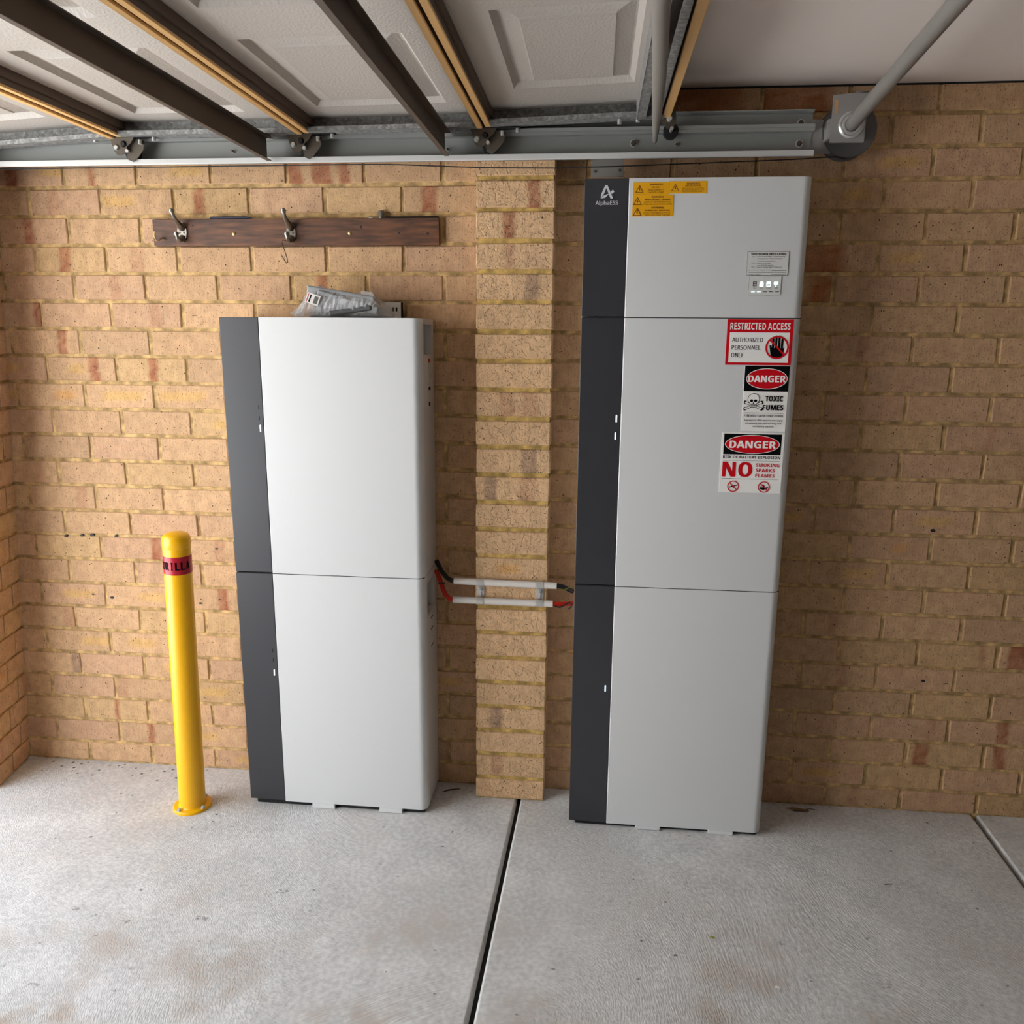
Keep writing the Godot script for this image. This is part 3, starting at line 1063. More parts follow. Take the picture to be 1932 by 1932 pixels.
func build_cabinets() -> void:
	var xl := -1.0995
	var wl := 0.597
	var a := cabinet("white lower battery module with charcoal strip, on the concrete beside the yellow bollard", xl, wl, 0.0150, 0.800, true, "lower")
	pill(a, -0.9933 - xl, 0.4705 - 0.0150)
	seam(a, wl, 0.800 - 0.0150)
	var b := cabinet("white upper battery module of the short stack, a plastic bag lying on top", xl, wl, 0.800, 1.5765, false, "upper")
	pill(b, -0.9927 - xl, 1.2515 - 0.800)
	for y in [1.315, 1.282]:
		obj("unlit_indicator", MB.new().span(Vector3(-0.9955 - xl, y - 0.806, CAB_D - 0.0018), Vector3(-0.9925 - xl, y - 0.794, CAB_D - 0.0009), 0.0), M["black gap"], b)
	for y in [0.545, 0.512]:
		obj("unlit_indicator", MB.new().span(Vector3(-0.996 - xl, y - 0.0210, CAB_D - 0.0018), Vector3(-0.993 - xl, y - 0.0090, CAB_D - 0.0009), 0.0), M["black gap"], a)
	# small rating labels on the side that faces the pier
	var side := MB.new()
	side.span(Vector3(wl - 0.0003, 1.425 - 0.8, 0.058), Vector3(wl + 0.0006, 1.460 - 0.8, 0.092), 0.0)
	side.span(Vector3(wl - 0.0003, 1.315 - 0.8, 0.058), Vector3(wl + 0.0006, 1.425 - 0.8, 0.092), 0.0)
	var sl := obj("rating_label", side, M["cabinet grey"], b, Vector3.ZERO, "small printed label on the side")
	obj("red_print", MB.new().span(Vector3(wl + 0.0002, 1.447 - 0.8, 0.060), Vector3(wl + 0.0009, 1.459 - 0.8, 0.090), 0.0), M["sign red"], sl)
	for e in [[1.365, 0.060, 0.090, 0.009], [1.40, 0.060, 0.066, 0.012], [1.317, 0.066, 0.090, 0.012]]:
		obj("printed_mark", MB.new().span(Vector3(wl + 0.0002, e[0] - 0.8, e[1]), Vector3(wl + 0.0009, e[0] + e[3] - 0.8, e[2]), 0.0), M["sign black"], sl)
	for y in [0.640, 0.603, 0.545]:
		obj("vent_slot", MB.new().box(Vector3.ZERO, Vector3(0.0012, 0.0035, 0.034), 0.0), M["black gap"], a, Vector3(wl, y - 0.0150, 0.085))

	var xr := -0.0432
	var wr := 0.599
	var c := cabinet("white lowest battery module of the tall stack, on the concrete right of the brick pier", xr, wr, 0.0112, 0.800, true, "plain")
	pill(c, 0.0582 - xr, 0.4722 - 0.0112)
	seam(c, wr, 0.800 - 0.0112)
	var d := cabinet("white middle module of the tall stack, with red and black danger signs", xr, wr, 0.800, 1.580, false, "plain")
	pill(d, 0.0634 - xr, 1.2995 - 0.800)
	pill(d, 0.0622 - xr, 1.2495 - 0.800)
	seam(d, wr, 1.580 - 0.800)
	var e := cabinet("white inverter unit with yellow warning labels and a display, topmost of the tall stack", xr, wr, 1.580, 1.9452, false, "inverter")

	# maker's mark on the dark strip
	var lg := MB.new()
	var ox := 0.0165 - xr
	var oy := 1.893 - 1.580
	var zf := CAB_D - 0.0008
	lg.flat(PackedVector2Array([Vector2(ox - 0.0155, oy), Vector2(ox - 0.0150, oy + 0.010), Vector2(ox - 0.0045, oy + 0.034), Vector2(ox + 0.0015, oy + 0.034), Vector2(ox - 0.0075, oy + 0.012)]), zf)
	lg.flat(PackedVector2Array([Vector2(ox - 0.0045, oy + 0.034), Vector2(ox + 0.0015, oy + 0.034), Vector2(ox + 0.0175, oy), Vector2(ox + 0.0105, oy)]), zf + 0.0001)
	lg.flat(PackedVector2Array([Vector2(ox - 0.0155, oy), Vector2(ox - 0.0075, oy + 0.008), Vector2(ox + 0.0065, oy + 0.0125), Vector2(ox - 0.0035, oy + 0.002)]), zf + 0.0002)
	lg.flat(PackedVector2Array([Vector2(ox + 0.010, oy + 0.017), Vector2(ox + 0.0165, oy + 0.0225), Vector2(ox + 0.0205, oy + 0.017), Vector2(ox + 0.0140, oy + 0.0115)]), zf)
	lg.text("AlphaESS", medium, -0.0128 - xr, 1.8735 - 1.580, 0.0478 - xr, 1.8875 - 1.580, zf)
	obj("maker_mark", lg, M["logo silver"], e, Vector3.ZERO, "grey maker's mark on the charcoal strip")

	# yellow labels
	var s := sticker(e, "warning_sticker", "yellow warning sticker at the upper corner of the cover", "sign yellow", 0.0868 - xr, 1.9328 - 1.580, 0.0955, 0.0312)
	var q: Print = s[1]
	warn_triangle(q, 0.18, 0.52, 0.62)
	q.txt("sign brown ink", "WARNING", bold, 0.46, 0.10, 0.82, 0.26)
	q.txt("sign brown ink", "DO NOT", plain, 0.53, 0.34, 0.75, 0.47, 10.0)
	q.txt("sign brown ink", "DISCONNECT", plain, 0.42, 0.55, 0.86, 0.68, 10.0)
	q.txt("sign brown ink", "UNDER LOAD", plain, 0.42, 0.76, 0.86, 0.89, 10.0)
	finish(s)
	s = sticker(e, "warning_sticker", "yellow warning sticker beside the first one", "sign yellow", 0.1828 - xr, 1.9347 - 1.580, 0.0982, 0.0306)
	q = s[1]
	warn_triangle(q, 0.16, 0.52, 0.62)
	q.txt("sign brown ink", "WARNING", bold, 0.46, 0.12, 0.82, 0.30)
	q.txt("sign brown ink", "MULTIPLE SUPPLIES", bold, 0.43, 0.35, 0.85, 0.44, 12.0)
	q.txt("sign brown ink", "ISOLATE ALL SUPPLIES", plain, 0.34, 0.54, 0.93, 0.63, 12.0)
	q.txt("sign brown ink", "BEFORE WORKING ON THIS", plain, 0.34, 0.69, 0.93, 0.78, 12.0)
	q.txt("sign brown ink", "EQUIPMENT", plain, 0.36, 0.84, 0.90, 0.93, 12.0)
	finish(s)
	s = sticker(e, "warning_sticker", "square yellow sticker with two stacked warnings", "sign yellow", 0.0868 - xr, 1.9012 - 1.580, 0.1086, 0.0550)
	q = s[1]
	for k in 2:
		var v := 0.5 * k
		warn_triangle(q, 0.12, 0.28 + v, 0.38)
		q.txt("sign brown ink", "WARNING", bold, 0.46, 0.06 + v, 0.76, 0.14 + v)
		q.txt("sign brown ink", ["BATTERY SYSTEM D.C. ISOLATORS", "PV ARRAY D.C. ISOLATORS"][k], bold, 0.30, 0.19 + v, 0.92, 0.26 + v, 12.0)
		q.txt("sign brown ink", ["SWITCH OFF BEFORE THE BATTERY", "DO NOT DE-ENERGISE THE PV"][k], plain, 0.28, 0.30 + v, 0.93, 0.37 + v, 12.0)
		q.txt("sign brown ink", ["SYSTEM AND SOLAR SYSTEM CABLING", "ARRAY AND ARRAY CABLING"][k], plain, 0.25 + 0.05 * k, 0.41 + v, 0.97 - 0.05 * k, 0.47 + v, 12.0)
	finish(s)

	s = sticker(e, "procedure_label", "grey shutdown procedure label", "sign grey", 0.3985 - xr, 1.7545 - 1.580, 0.1100, 0.0622)
	q = s[1]
	q.rect("ink", 0.0, 0.0, 1.0, 0.012)
	q.rect("ink", 0.0, 0.985, 1.0, 1.0)
	q.rect("ink", 0.0, 0.0, 0.007, 1.0)
	q.rect("ink", 0.99, 0.0, 1.0, 1.0)
	q.txt("ink", "SHUTDOWN PROCEDURE", bold, 0.09, 0.06, 0.93, 0.15, 6.0)
	var lines := [["STEP 1: TURN OFF MAIN SWITCH (GRID SUPPLY) IN", 0.11, 0.90, 0.19], ["OR TURN OFF THE PV ARRAY MAIN SWITCH", 0.25, 0.84, 0.28], ["located in the switchboard", 0.25, 0.68, 0.37],
		["STEP 2: inverter AC isolator", 0.11, 0.57, 0.46], ["turn off the DC isolators", 0.25, 0.64, 0.55], ["STEP 3: Turn off the BATTERY DC ISOLATOR", 0.11, 0.84, 0.63], ["Manufacturer / Supplier Details", 0.06, 0.58, 0.75], ["Contact number", 0.06, 0.35, 0.93]]
	for l in lines:
		q.txt("ink", l[0], plain, l[1], l[3], l[2], l[3] + 0.048, 14.0)
	for r in [[0.60, 0.79, 0.95], [0.06, 0.87, 0.95], [0.60, 0.96, 0.95]]:
		q.rect("ink", r[0], r[1] - 0.006, r[2], r[1] + 0.006)
	finish(s)

	s = sticker(e, "display_panel", "grey display panel with lit white symbols", "sign grey", 0.4068 - xr, 1.6905 - 1.580, 0.0862, 0.0495)
	q = s[1]
	q.rect("ink", 0.0, 0.0, 0.008, 1.0)
	q.rect("ink", 0.0, 0.985, 1.0, 1.0)
	q.rect("ink", 0.992, 0.0, 1.0, 1.0)
	# battery outline, house, meter and aerial
	q.poly("sign black", [[0.135, 0.28], [0.245, 0.28], [0.245, 0.53], [0.135, 0.53]])
	q.poly("sign grey", [[0.155, 0.31], [0.225, 0.31], [0.225, 0.50], [0.155, 0.50]])
	q.rect("sign black", 0.155, 0.36, 0.225, 0.40)
	q.rect("sign black", 0.183, 0.42, 0.198, 0.48)
	q.poly("status light", [[0.335, 0.34], [0.365, 0.28], [0.43, 0.28], [0.46, 0.34], [0.46, 0.55], [0.335, 0.55]])
	q.ring("sign grey", 0.398, 0.40, 0.022, 0.008)
	q.rect("sign grey", 0.370, 0.47, 0.425, 0.49)
	q.poly("status light", [[0.545, 0.33], [0.565, 0.28], [0.665, 0.28], [0.685, 0.33], [0.685, 0.51], [0.660, 0.55], [0.570, 0.55], [0.545, 0.51]])
	q.rect("sign black", 0.585, 0.41, 0.605, 0.50)
	q.rect("sign black", 0.628, 0.41, 0.648, 0.50)
	q.rect("sign grey", 0.585, 0.33, 0.645, 0.35)
	q.ell("status light", 0.80, 0.36, 0.032, 0.085, 16)
	q.ell("status light", 0.875, 0.36, 0.032, 0.085, 16)
	q.rect("status light", 0.825, 0.36, 0.850, 0.55)
	for k in 4:
		q.txt("ink", ["GRID", "BATT", "SYSTEM", "COMM"][k], bold, [0.15, 0.36, 0.54, 0.79][k], 0.60, [0.23, 0.44, 0.70, 0.89][k], 0.635, 14.0)
	for k in 5:
		q.rect("status light" if k < 2 else "sign black", 0.085 + 0.185 * k, 0.80, 0.205 + 0.185 * k, 0.835 if k < 2 else 0.83)
	finish(s)

	# restricted access sign
	s = sticker(d, "restricted_sign", "white sign with red border reading restricted access", "sign red", 0.3575 - xr, 1.5772 - 0.800, 0.1768, 0.1228)
	q = s[1]
	q.txt("sign white", "RESTRICTED ACCESS", bold, 0.045, 0.075, 0.955, 0.225, 3.0)
	q.rect("sign white", 0.045, 0.285, 0.955, 0.945)
	q.txt("ink", "AUTHORIZED", medium, 0.085, 0.40, 0.555, 0.495, 3.0)
	q.txt("ink", "PERSONNEL", medium, 0.085, 0.57, 0.525, 0.665, 3.0)
	q.txt("ink", "ONLY", medium, 0.085, 0.735, 0.27, 0.835, 3.0)
	# open hand: palm, four fingers and the thumb
	var k2 := q.w / q.h
	q.poly("sign black", [[0.675, 0.62], [0.885, 0.62], [0.875, 0.78], [0.84, 0.85], [0.735, 0.85], [0.695, 0.80]])
	for fg in [[0.712, 0.43], [0.757, 0.37], [0.803, 0.37], [0.848, 0.43]]:
		q.rect("sign black", fg[0] - 0.017, fg[1], fg[0] + 0.017, 0.66)
		q.ell("sign black", fg[0], fg[1], 0.017, 0.017 * k2, 14)
	q.poly("sign black", [[0.655, 0.56], [0.682, 0.56], [0.70, 0.64], [0.70, 0.80], [0.68, 0.76]])
	q.stroke("sign red", 0.665, 0.50 - 0.05, 0.885, 0.765, 0.026)
	q.ring("sign red", 0.775, 0.61, 0.178, 0.026)
	finish(s)

	s = sticker(d, "danger_sign", "black, red and white danger sign with a skull reading toxic fumes", "sign white", 0.4126 - xr, 1.4522 - 0.800, 0.1206, 0.1810)
	q = s[1]
	q.rect("sign black", 0.0, 0.0, 1.0, 0.388)
	q.ell("sign white", 0.505, 0.195, 0.462, 0.158)
	q.ell("sign red", 0.505, 0.195, 0.448, 0.149)
	q.txt("sign white", "DANGER", heavy, 0.085, 0.145, 0.93, 0.245, 3.0)
	# skull and crossed bones
	for bn in [[0.05, 0.555, 0.43, 0.655], [0.43, 0.555, 0.05, 0.655]]:
		q.stroke("ink", bn[0], bn[1], bn[2], bn[3], 0.055)
		for en in [[bn[0], bn[1]], [bn[2], bn[3]]]:
			q.ell("ink", en[0], en[1] - 0.010, 0.030, 0.017, 12)
			q.ell("ink", en[0], en[1] + 0.010, 0.030, 0.017, 12)
	for bn in [[0.05, 0.555, 0.43, 0.655], [0.43, 0.555, 0.05, 0.655]]:
		q.stroke("sign white", bn[0], bn[1], bn[2], bn[3], 0.034)
	q.ell("ink", 0.24, 0.505, 0.135, 0.088)
	q.rect("ink", 0.165, 0.55, 0.315, 0.637)
	q.ell("sign white", 0.24, 0.505, 0.124, 0.080)
	q.rect("sign white", 0.176, 0.55, 0.304, 0.628)
	q.ell("ink", 0.195, 0.53, 0.036, 0.022, 16)
	q.ell("ink", 0.285, 0.53, 0.036, 0.022, 16)
	q.poly("ink", [[0.24, 0.545], [0.262, 0.575], [0.218, 0.575]])
	q.rect("ink", 0.185, 0.588, 0.295, 0.597)
	for k in 5:
		q.rect("ink", 0.188 + 0.024 * k, 0.585, 0.194 + 0.024 * k, 0.622)
	q.rect("ink", 0.19, 0.606, 0.29, 0.611)
	q.txt("sign black", "TOXIC", heavy, 0.50, 0.455, 0.90, 0.535, 3.0)
	q.txt("sign black", "FUMES", heavy, 0.45, 0.590, 0.92, 0.672, 3.0)
	q.rect("sign black", 0.045, 0.715, 0.93, 0.7195)
	q.txt("sign black", "FIRE WILL CAUSE TOXIC FUMES", bold, 0.05, 0.743, 0.93, 0.777, 8.0)
	q.txt("sign black", "Appropriate PPE requirements apply", bold, 0.05, 0.815, 0.92, 0.848, 10.0)
	q.txt("sign black", "for entering the room/working with", bold, 0.08, 0.863, 0.90, 0.896, 10.0)
	q.txt("sign black", "the battery systems", bold, 0.25, 0.912, 0.73, 0.945, 10.0)
	finish(s, "skull_print")

	s = sticker(d, "danger_sign", "black, red and white danger sign reading no smoking, sparks or flames", "sign white", 0.3622 - xr, 1.2668 - 0.800, 0.1716, 0.1722)
	q = s[1]
	q.rect("sign black", 0.032, 0.022, 0.958, 0.362)
	q.ell("sign white", 0.492, 0.192, 0.440, 0.155)
	q.ell("sign red", 0.492, 0.192, 0.428, 0.146)
	q.txt("sign white", "DANGER", heavy, 0.125, 0.135, 0.875, 0.255, 3.0)
	q.txt("sign black", "RISK OF BATTERY EXPLOSION", bold, 0.032, 0.382, 0.955, 0.428, 6.0)
	q.rect("sign black", 0.035, 0.462, 0.955, 0.466)
	q.txt("sign red", "NO", heavy, 0.032, 0.485, 0.52, 0.735, 2.0)
	q.txt("sign red", "SMOKING", bold, 0.575, 0.502, 0.955, 0.560, 4.0)
	q.txt("sign red", "SPARKS", bold, 0.575, 0.590, 0.885, 0.648, 4.0)
	q.txt("sign red", "FLAMES", bold, 0.575, 0.678, 0.885, 0.735, 4.0)
	q.rect("sign black", 0.032, 0.765, 0.955, 0.769)
	# no cigarettes, no matches
	q.stroke("sign black", 0.165, 0.91, 0.285, 0.875, 0.018)
	q.stroke("sign black", 0.185, 0.86, 0.215, 0.895, 0.010)
	q.stroke("sign black", 0.215, 0.895, 0.24, 0.92, 0.012)
	q.stroke("sign red", 0.165, 0.835, 0.285, 0.955, 0.014)
	q.ring("sign red", 0.225, 0.895, 0.096, 0.016)
	q.poly("sign black", [[0.66, 0.93], [0.68, 0.87], [0.70, 0.91], [0.725, 0.85], [0.745, 0.915], [0.80, 0.88], [0.775, 0.925], [0.72, 0.945]])
	q.stroke("sign red", 0.665, 0.835, 0.785, 0.955, 0.014)
	q.ring("sign red", 0.725, 0.895, 0.096, 0.016)
	finish(s)


# ---------------------------------------------------------------- bollard
func build_bollard() -> void:
	var t := thing("bollard", "bright yellow steel bollard with red tape band, bolted to the concrete beside the cabinets", "bollard", Vector3(-1.284, 0.0, 0.236))
	obj("base_plate", MB.new().lathe([Vector2(0.0, 0.0), Vector2(0.0605, 0.0), Vector2(0.0605, 0.007), Vector2(0.0590, 0.0092), Vector2(0.056, 0.010), Vector2(0.0, 0.010)], 40), M["bollard yellow"], t)
	var tilt := Basis(Vector3.BACK, deg_to_rad(-1.15))
	var r := 0.0412
	var pole := obj("pole", MB.new().lathe([Vector2(0.0465, 0.0085), Vector2(0.0440, 0.0105), Vector2(0.0425, 0.0130), Vector2(r, 0.018), Vector2(r, 0.885)], 40), M["bollard yellow"], t)
	pole.basis = tilt
	var cp := [Vector2(r, 0.885), Vector2(r + 0.0006, 0.886), Vector2(r + 0.0006, 0.912)]
	for k in 8:
		var a := PI / 2 * (k + 1) / 8.0
		cp.append(Vector2((r - 0.012) * (1.0 - 0.0) * cos(a) + 0.0126 * minf(1.0, cos(a) * 1.4), 0.912 + 0.022 * sin(a)))
	cp[-1] = Vector2(0.0, 0.9345)
	obj("cap", MB.new().lathe(cp, 40), M["bollard yellow"], t).basis = tilt
	var band := obj("tape_band", MB.new().lathe([Vector2(r - 0.001, 0.806), Vector2(r + 0.0007, 0.806), Vector2(r + 0.0007, 0.862), Vector2(r - 0.001, 0.862)], 40), M["red tape"], t, Vector3.ZERO, "red tape band with black lettering")
	band.basis = tilt
	var lt := MB.new()
	var word := "GORILLA"
	for k in word.length():
		var a := deg_to_rad(-62.0 + 22.0 * k)
		var wd := 0.0135 if word[k] != "I" else 0.005
		lt.at(Vector3(sin(a) * (r + 0.0011), 0.834, cos(a) * (r + 0.0011)), Basis(Vector3.UP, a))
		lt.text(word[k], heavy, -wd / 2, -0.0125, wd / 2, 0.0125, 0.0, 3.0)
	obj("lettering", lt, M["sign black"], band)
	for k in 4:
		var a := deg_to_rad(25.0 + 90.0 * k)
		var b := MB.new()
		b.lathe([Vector2(0.0085, 0.0), Vector2(0.0085, 0.0015), Vector2(0.004, 0.0015), Vector2(0.004, 0.0075), Vector2(0.0, 0.0085)], 10)
		b.lathe([Vector2(0.0065, 0.0015), Vector2(0.0065, 0.0055), Vector2(0.0, 0.0055)], 6)
		obj("anchor_bolt", b, M["zinc"], t, Vector3(cos(a) * 0.0515, 0.0098, sin(a) * 0.0515))


# ---------------------------------------------------------------- coat rail
func coat_hook(t: Node3D, x: float, y: float, z: float) -> void:
	var b := MB.new()
	var pl := PackedVector2Array()
	for k in 28:
		var a := TAU * k / 28.0
		pl.append(Vector2(0.0125 * cos(a), 0.0265 * sin(a) + 0.001))
	b.prism(pl, 0.0, 0.0045)
	b.tube([Vector3(0, 0.012, 0.004), Vector3(0, 0.020, 0.018), Vector3(0, 0.027, 0.034), Vector3(0, 0.037, 0.050), Vector3(0, 0.050, 0.058)], [0.0095, 0.0078, 0.006, 0.0052, 0.0050], 12)
	b.tube([Vector3(0, 0.044, 0.055), Vector3(0, 0.050, 0.059), Vector3(0, 0.056, 0.062)], [0.003, 0.0085, 0.004], 14)
	b.tube([Vector3(0, -0.012, 0.004), Vector3(0, -0.021, 0.014), Vector3(0, -0.0235, 0.026), Vector3(0, -0.017, 0.036), Vector3(0, -0.008, 0.039)], [0.008, 0.006, 0.0052, 0.0048, 0.0046], 12)
	b.tube([Vector3(0, -0.012, 0.038), Vector3(0, -0.007, 0.040), Vector3(0, -0.002, 0.040)], [0.003, 0.0075, 0.004], 12)
	var h := obj("coat_hook", b, M["satin nickel"], t, Vector3(x, y, z))
	h.scale = Vector3(1.2, 1.12, 1.0)
	for s in [-0.006, 0.006]:
		obj("screw", MB.new().cyl(Vector3(s, 0.0, 0.004), Vector3(s, 0.0, 0.0056), 0.0026, 10), M["hinge steel"], h)


func build_coat_rail() -> void:
	var t := thing("coat_rail", "dark stained wooden board with two nickel coat hooks, screwed to the brick wall", "coat rail", Vector3(-0.9275, 1.832, 0.0))
	var b := MB.new()
	b.box(Vector3(0, 0, 0.0105), Vector3(0.9, 0.0785, 0.0205), 0.0015)
	obj("board", b, M["rail wood"], t)
	coat_hook(t, -1.2815 + 0.9275, 1.8315 - 1.832, 0.0208)
	coat_hook(t, -0.9345 + 0.9275, 1.8295 - 1.832, 0.0208)
	for x in [-1.117, -0.7515]:
		obj("screw", MB.new().lathe([Vector2(0.0, 0.0035), Vector2(0.0035, 0.003), Vector2(0.0062, 0.0008), Vector2(0.0062, 0.0)], 14), M["brass"], t, Vector3(x + 0.9275, -0.0035, 0.0207)).basis = Basis(Vector3.RIGHT, PI / 2)
	obj("cup_hook", MB.new().tube([Vector3(0.010, -0.008, 0.0), Vector3(0.010, -0.009, 0.012), Vector3(0.006, -0.017, 0.020), Vector3(-0.002, -0.017, 0.024), Vector3(-0.006, -0.006, 0.026), Vector3(-0.004, 0.010, 0.026)], [0.0022], 8), M["brass"], t, Vector3(-1.354 + 0.9275, -0.008, 0.0205))
	for e in [[-1.247, 0.021, 0.0028], [-0.716, 0.014, 0.0045], [-0.512, -0.006, 0.004], [-0.60, -0.004, 0.003]]:
		obj("nail_hole", MB.new().cyl(Vector3(0, 0, 0), Vector3(0, 0, 0.0003), e[2], 10), M["black steel"], t, Vector3(e[0] + 0.9275, e[1], 0.0207))

	var wire := MB.new()
	wire.tube([Vector3(0.006, 0.000, -0.004), Vector3(0.003, -0.006, 0.004), Vector3(-0.004, -0.004, 0.008), Vector3(-0.0085, -0.014, 0.004), Vector3(-0.004, -0.030, 0.0), Vector3(0.003, -0.055, -0.002), Vector3(0.0045, -0.068, -0.002), Vector3(0.000, -0.071, -0.001), Vector3(-0.006, -0.060, 0.0), Vector3(-0.0125, -0.049, 0.0)], [0.0013], 7)
	tag(obj("wire_hook", wire, M["twig"], self, Vector3(-0.944, 1.8095, 0.052)), "thin bent wire hook hanging from the lower arm of the middle coat hook", "wire hook")
	var pen := thing("pen", "dark blue pen lying along the top edge of the coat rail board", "pen", Vector3(-1.128, 1.8757, 0.011))
	obj("barrel", MB.new().tube([Vector3(-0.066, 0, 0), Vector3(-0.060, 0, 0), Vector3(0.048, 0, 0)], [0.003, 0.0042, 0.0042], 12), M["pen blue"], pen)
	obj("tip", MB.new().tube([Vector3(0.048, 0, 0), Vector3(0.060, 0, 0), Vector3(0.070, -0.0005, 0)], [0.004, 0.0024, 0.0008], 12), M["pen blue"], pen)
	var soc := thing("metal_socket", "small ribbed metal socket standing upright on the coat rail board", "socket", Vector3(-0.656, 1.8715, 0.011))
	obj("body", MB.new().lathe([Vector2(0.0, 0.0), Vector2(0.0078, 0.0), Vector2(0.0082, 0.001), Vector2(0.0082, 0.020), Vector2(0.0076, 0.0225), Vector2(0.005, 0.0225), Vector2(0.005, 0.012), Vector2(0.0, 0.012)], 20), M["satin nickel"], soc)
	for k in 10:
		var a := TAU * k / 10.0
		obj("rib", MB.new().box(Vector3(cos(a) * 0.0083, 0.010, sin(a) * 0.0083), Vector3(0.0015, 0.018, 0.0015), 0.0), M["satin nickel"], soc)
	tag(obj("steel_rod", MB.new().tube([Vector3(0, 0, 0), Vector3(0.155, 0, 0), Vector3(0.162, 0, -0.004)], [0.0026], 8), M["black steel"], self, Vector3(-0.6425, 1.8744, 0.012)), "thin black steel rod lying on the coat rail board beside the socket", "rod")
	tag(obj("chalk_stub", MB.new().tube([Vector3(-0.006, 0, 0), Vector3(0.006, 0, 0.001)], [0.0017, 0.0015], 8), M["paper"], self, Vector3(-0.688, 1.8733, 0.014)), "tiny white chalk stub on top of the coat rail board", "chalk")


# ---------------------------------------------------------------- overhead door
func door_panel(door: Node3D, x0: float, y0: float, x1: float, y1: float, z0: float, z1: float, strut: String, rect_a: float, rect_b: float, rz: float) -> void:
	var d := Vector2(x1 - x0, y1 - y0)
	var w := d.length()
	var p := MB.new()
	var sy := 0.043          # the skin lies this far above the rims
	var th := 0.0
	# skin with raised fields: rings of wall, slope and field, seen from below
	var rects := []
	var z := rz
	while z < z1 - 0.3:
		rects.append([z, z + 0.505])
		z += 0.672
	var dn := Vector3.DOWN
	var zc := z0
	for r in rects:
		p.quad(Vector3(0, sy, zc), Vector3(w, sy, zc), Vector3(w, sy, r[0]), Vector3(0, sy, r[0]), dn)
		p.quad(Vector3(0, sy, r[0]), Vector3(rect_a, sy, r[0]), Vector3(rect_a, sy, r[1]), Vector3(0, sy, r[1]), dn)
		p.quad(Vector3(rect_b, sy, r[0]), Vector3(w, sy, r[0]), Vector3(w, sy, r[1]), Vector3(rect_b, sy, r[1]), dn)
		var ins := [0.0, 0.012, 0.016, 0.052, 0.055]
		var lev := [0.0, 0.0135, 0.0135, 0.0030, 0.0]
		for k in 4:
			var a0 := rect_a + float(ins[k])
			var b0 := rect_b - float(ins[k])
			var a1 := rect_a + float(ins[k + 1])
			var b1 := rect_b - float(ins[k + 1])
			var c0: float = r[0] + ins[k]
			var e0: float = r[1] - ins[k]
			var c1: float = r[0] + ins[k + 1]
			var e1: float = r[1] - ins[k + 1]
			var y0a := sy + float(lev[k])
			var y1a := sy + float(lev[k + 1])
			var s := Vector2(ins[k + 1] - ins[k], lev[k + 1] - lev[k]).normalized()
			p.quad(Vector3(a0, y0a, c0), Vector3(a0, y0a, e0), Vector3(a1, y1a, e1), Vector3(a1, y1a, c1), Vector3(s.y, -s.x, 0))
			p.quad(Vector3(b0, y0a, c0), Vector3(b0, y0a, e0), Vector3(b1, y1a, e1), Vector3(b1, y1a, c1), Vector3(-s.y, -s.x, 0))
			p.quad(Vector3(a0, y0a, c0), Vector3(b0, y0a, c0), Vector3(b1, y1a, c1), Vector3(a1, y1a, c1), Vector3(0, -s.x, s.y))
			p.quad(Vector3(a0, y0a, e0), Vector3(b0, y0a, e0), Vector3(b1, y1a, e1), Vector3(a1, y1a, e1), Vector3(0, -s.x, -s.y))
		var i := 0.055
		p.quad(Vector3(rect_a + i, sy, r[0] + i), Vector3(rect_b - i, sy, r[0] + i), Vector3(rect_b - i, sy, r[1] - i), Vector3(rect_a + i, sy, r[1] - i), dn)
		zc = r[1]
	p.quad(Vector3(0, sy, zc), Vector3(w, sy, zc), Vector3(w, sy, z1), Vector3(0, sy, z1), dn)
	# outer face above
	p.quad(Vector3(0, sy + 0.016, z0), Vector3(w, sy + 0.016, z0), Vector3(w, sy + 0.016, z1), Vector3(0, sy + 0.016, z1), Vector3.UP)
	p.quad(Vector3(0, sy, z0), Vector3(w, sy, z0), Vector3(w, sy + 0.016, z0), Vector3(0, sy + 0.016, z0), Vector3.FORWARD)
	for k in p.t.size():
		p.t[k] = Vector2(p.v[k].z, p.v[k].x)
	var o := obj("door_panel", p, M["door skin"], door, Vector3(x0, y0, 0))
	o.rotation.z = d.angle()
	# folded rims in the colour of the outer face
	for e in [[0.0015, 0.018], [w - (0.024 if strut == "tube" else 0.018), w - 0.0015]]:
		var lip := MB.new()
		lip.span(Vector3(e[0], 0.0, z0 + 0.01), Vector3(e[1], 0.007, z1), 0.0022)
		obj("rim", lip, M["tan lip"], o)
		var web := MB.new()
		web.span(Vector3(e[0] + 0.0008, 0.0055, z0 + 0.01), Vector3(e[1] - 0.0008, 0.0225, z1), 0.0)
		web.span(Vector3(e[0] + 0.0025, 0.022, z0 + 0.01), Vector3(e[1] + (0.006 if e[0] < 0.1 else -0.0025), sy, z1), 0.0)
		obj("shaded_rim_web", web, M["shaded rim web"], o)  # web coloured dark to carry the shade beside the rim
	# zinc end stile beside the track
	var st := MB.new()
	st.span(Vector3(0.018, 0.0, z0), Vector3(w - 0.018, 0.0025, z0 + 0.045), 0.0)
	st.span(Vector3(0.018, 0.0, z0), Vector3(w - 0.018, sy, z0 + 0.0025), 0.0)
	st.span(Vector3(0.018, 0.0, z0 + 0.043), Vector3(w - 0.018, 0.012, z0 + 0.0455), 0.0)
	obj("end_stile", st, M["galvanised"], o)
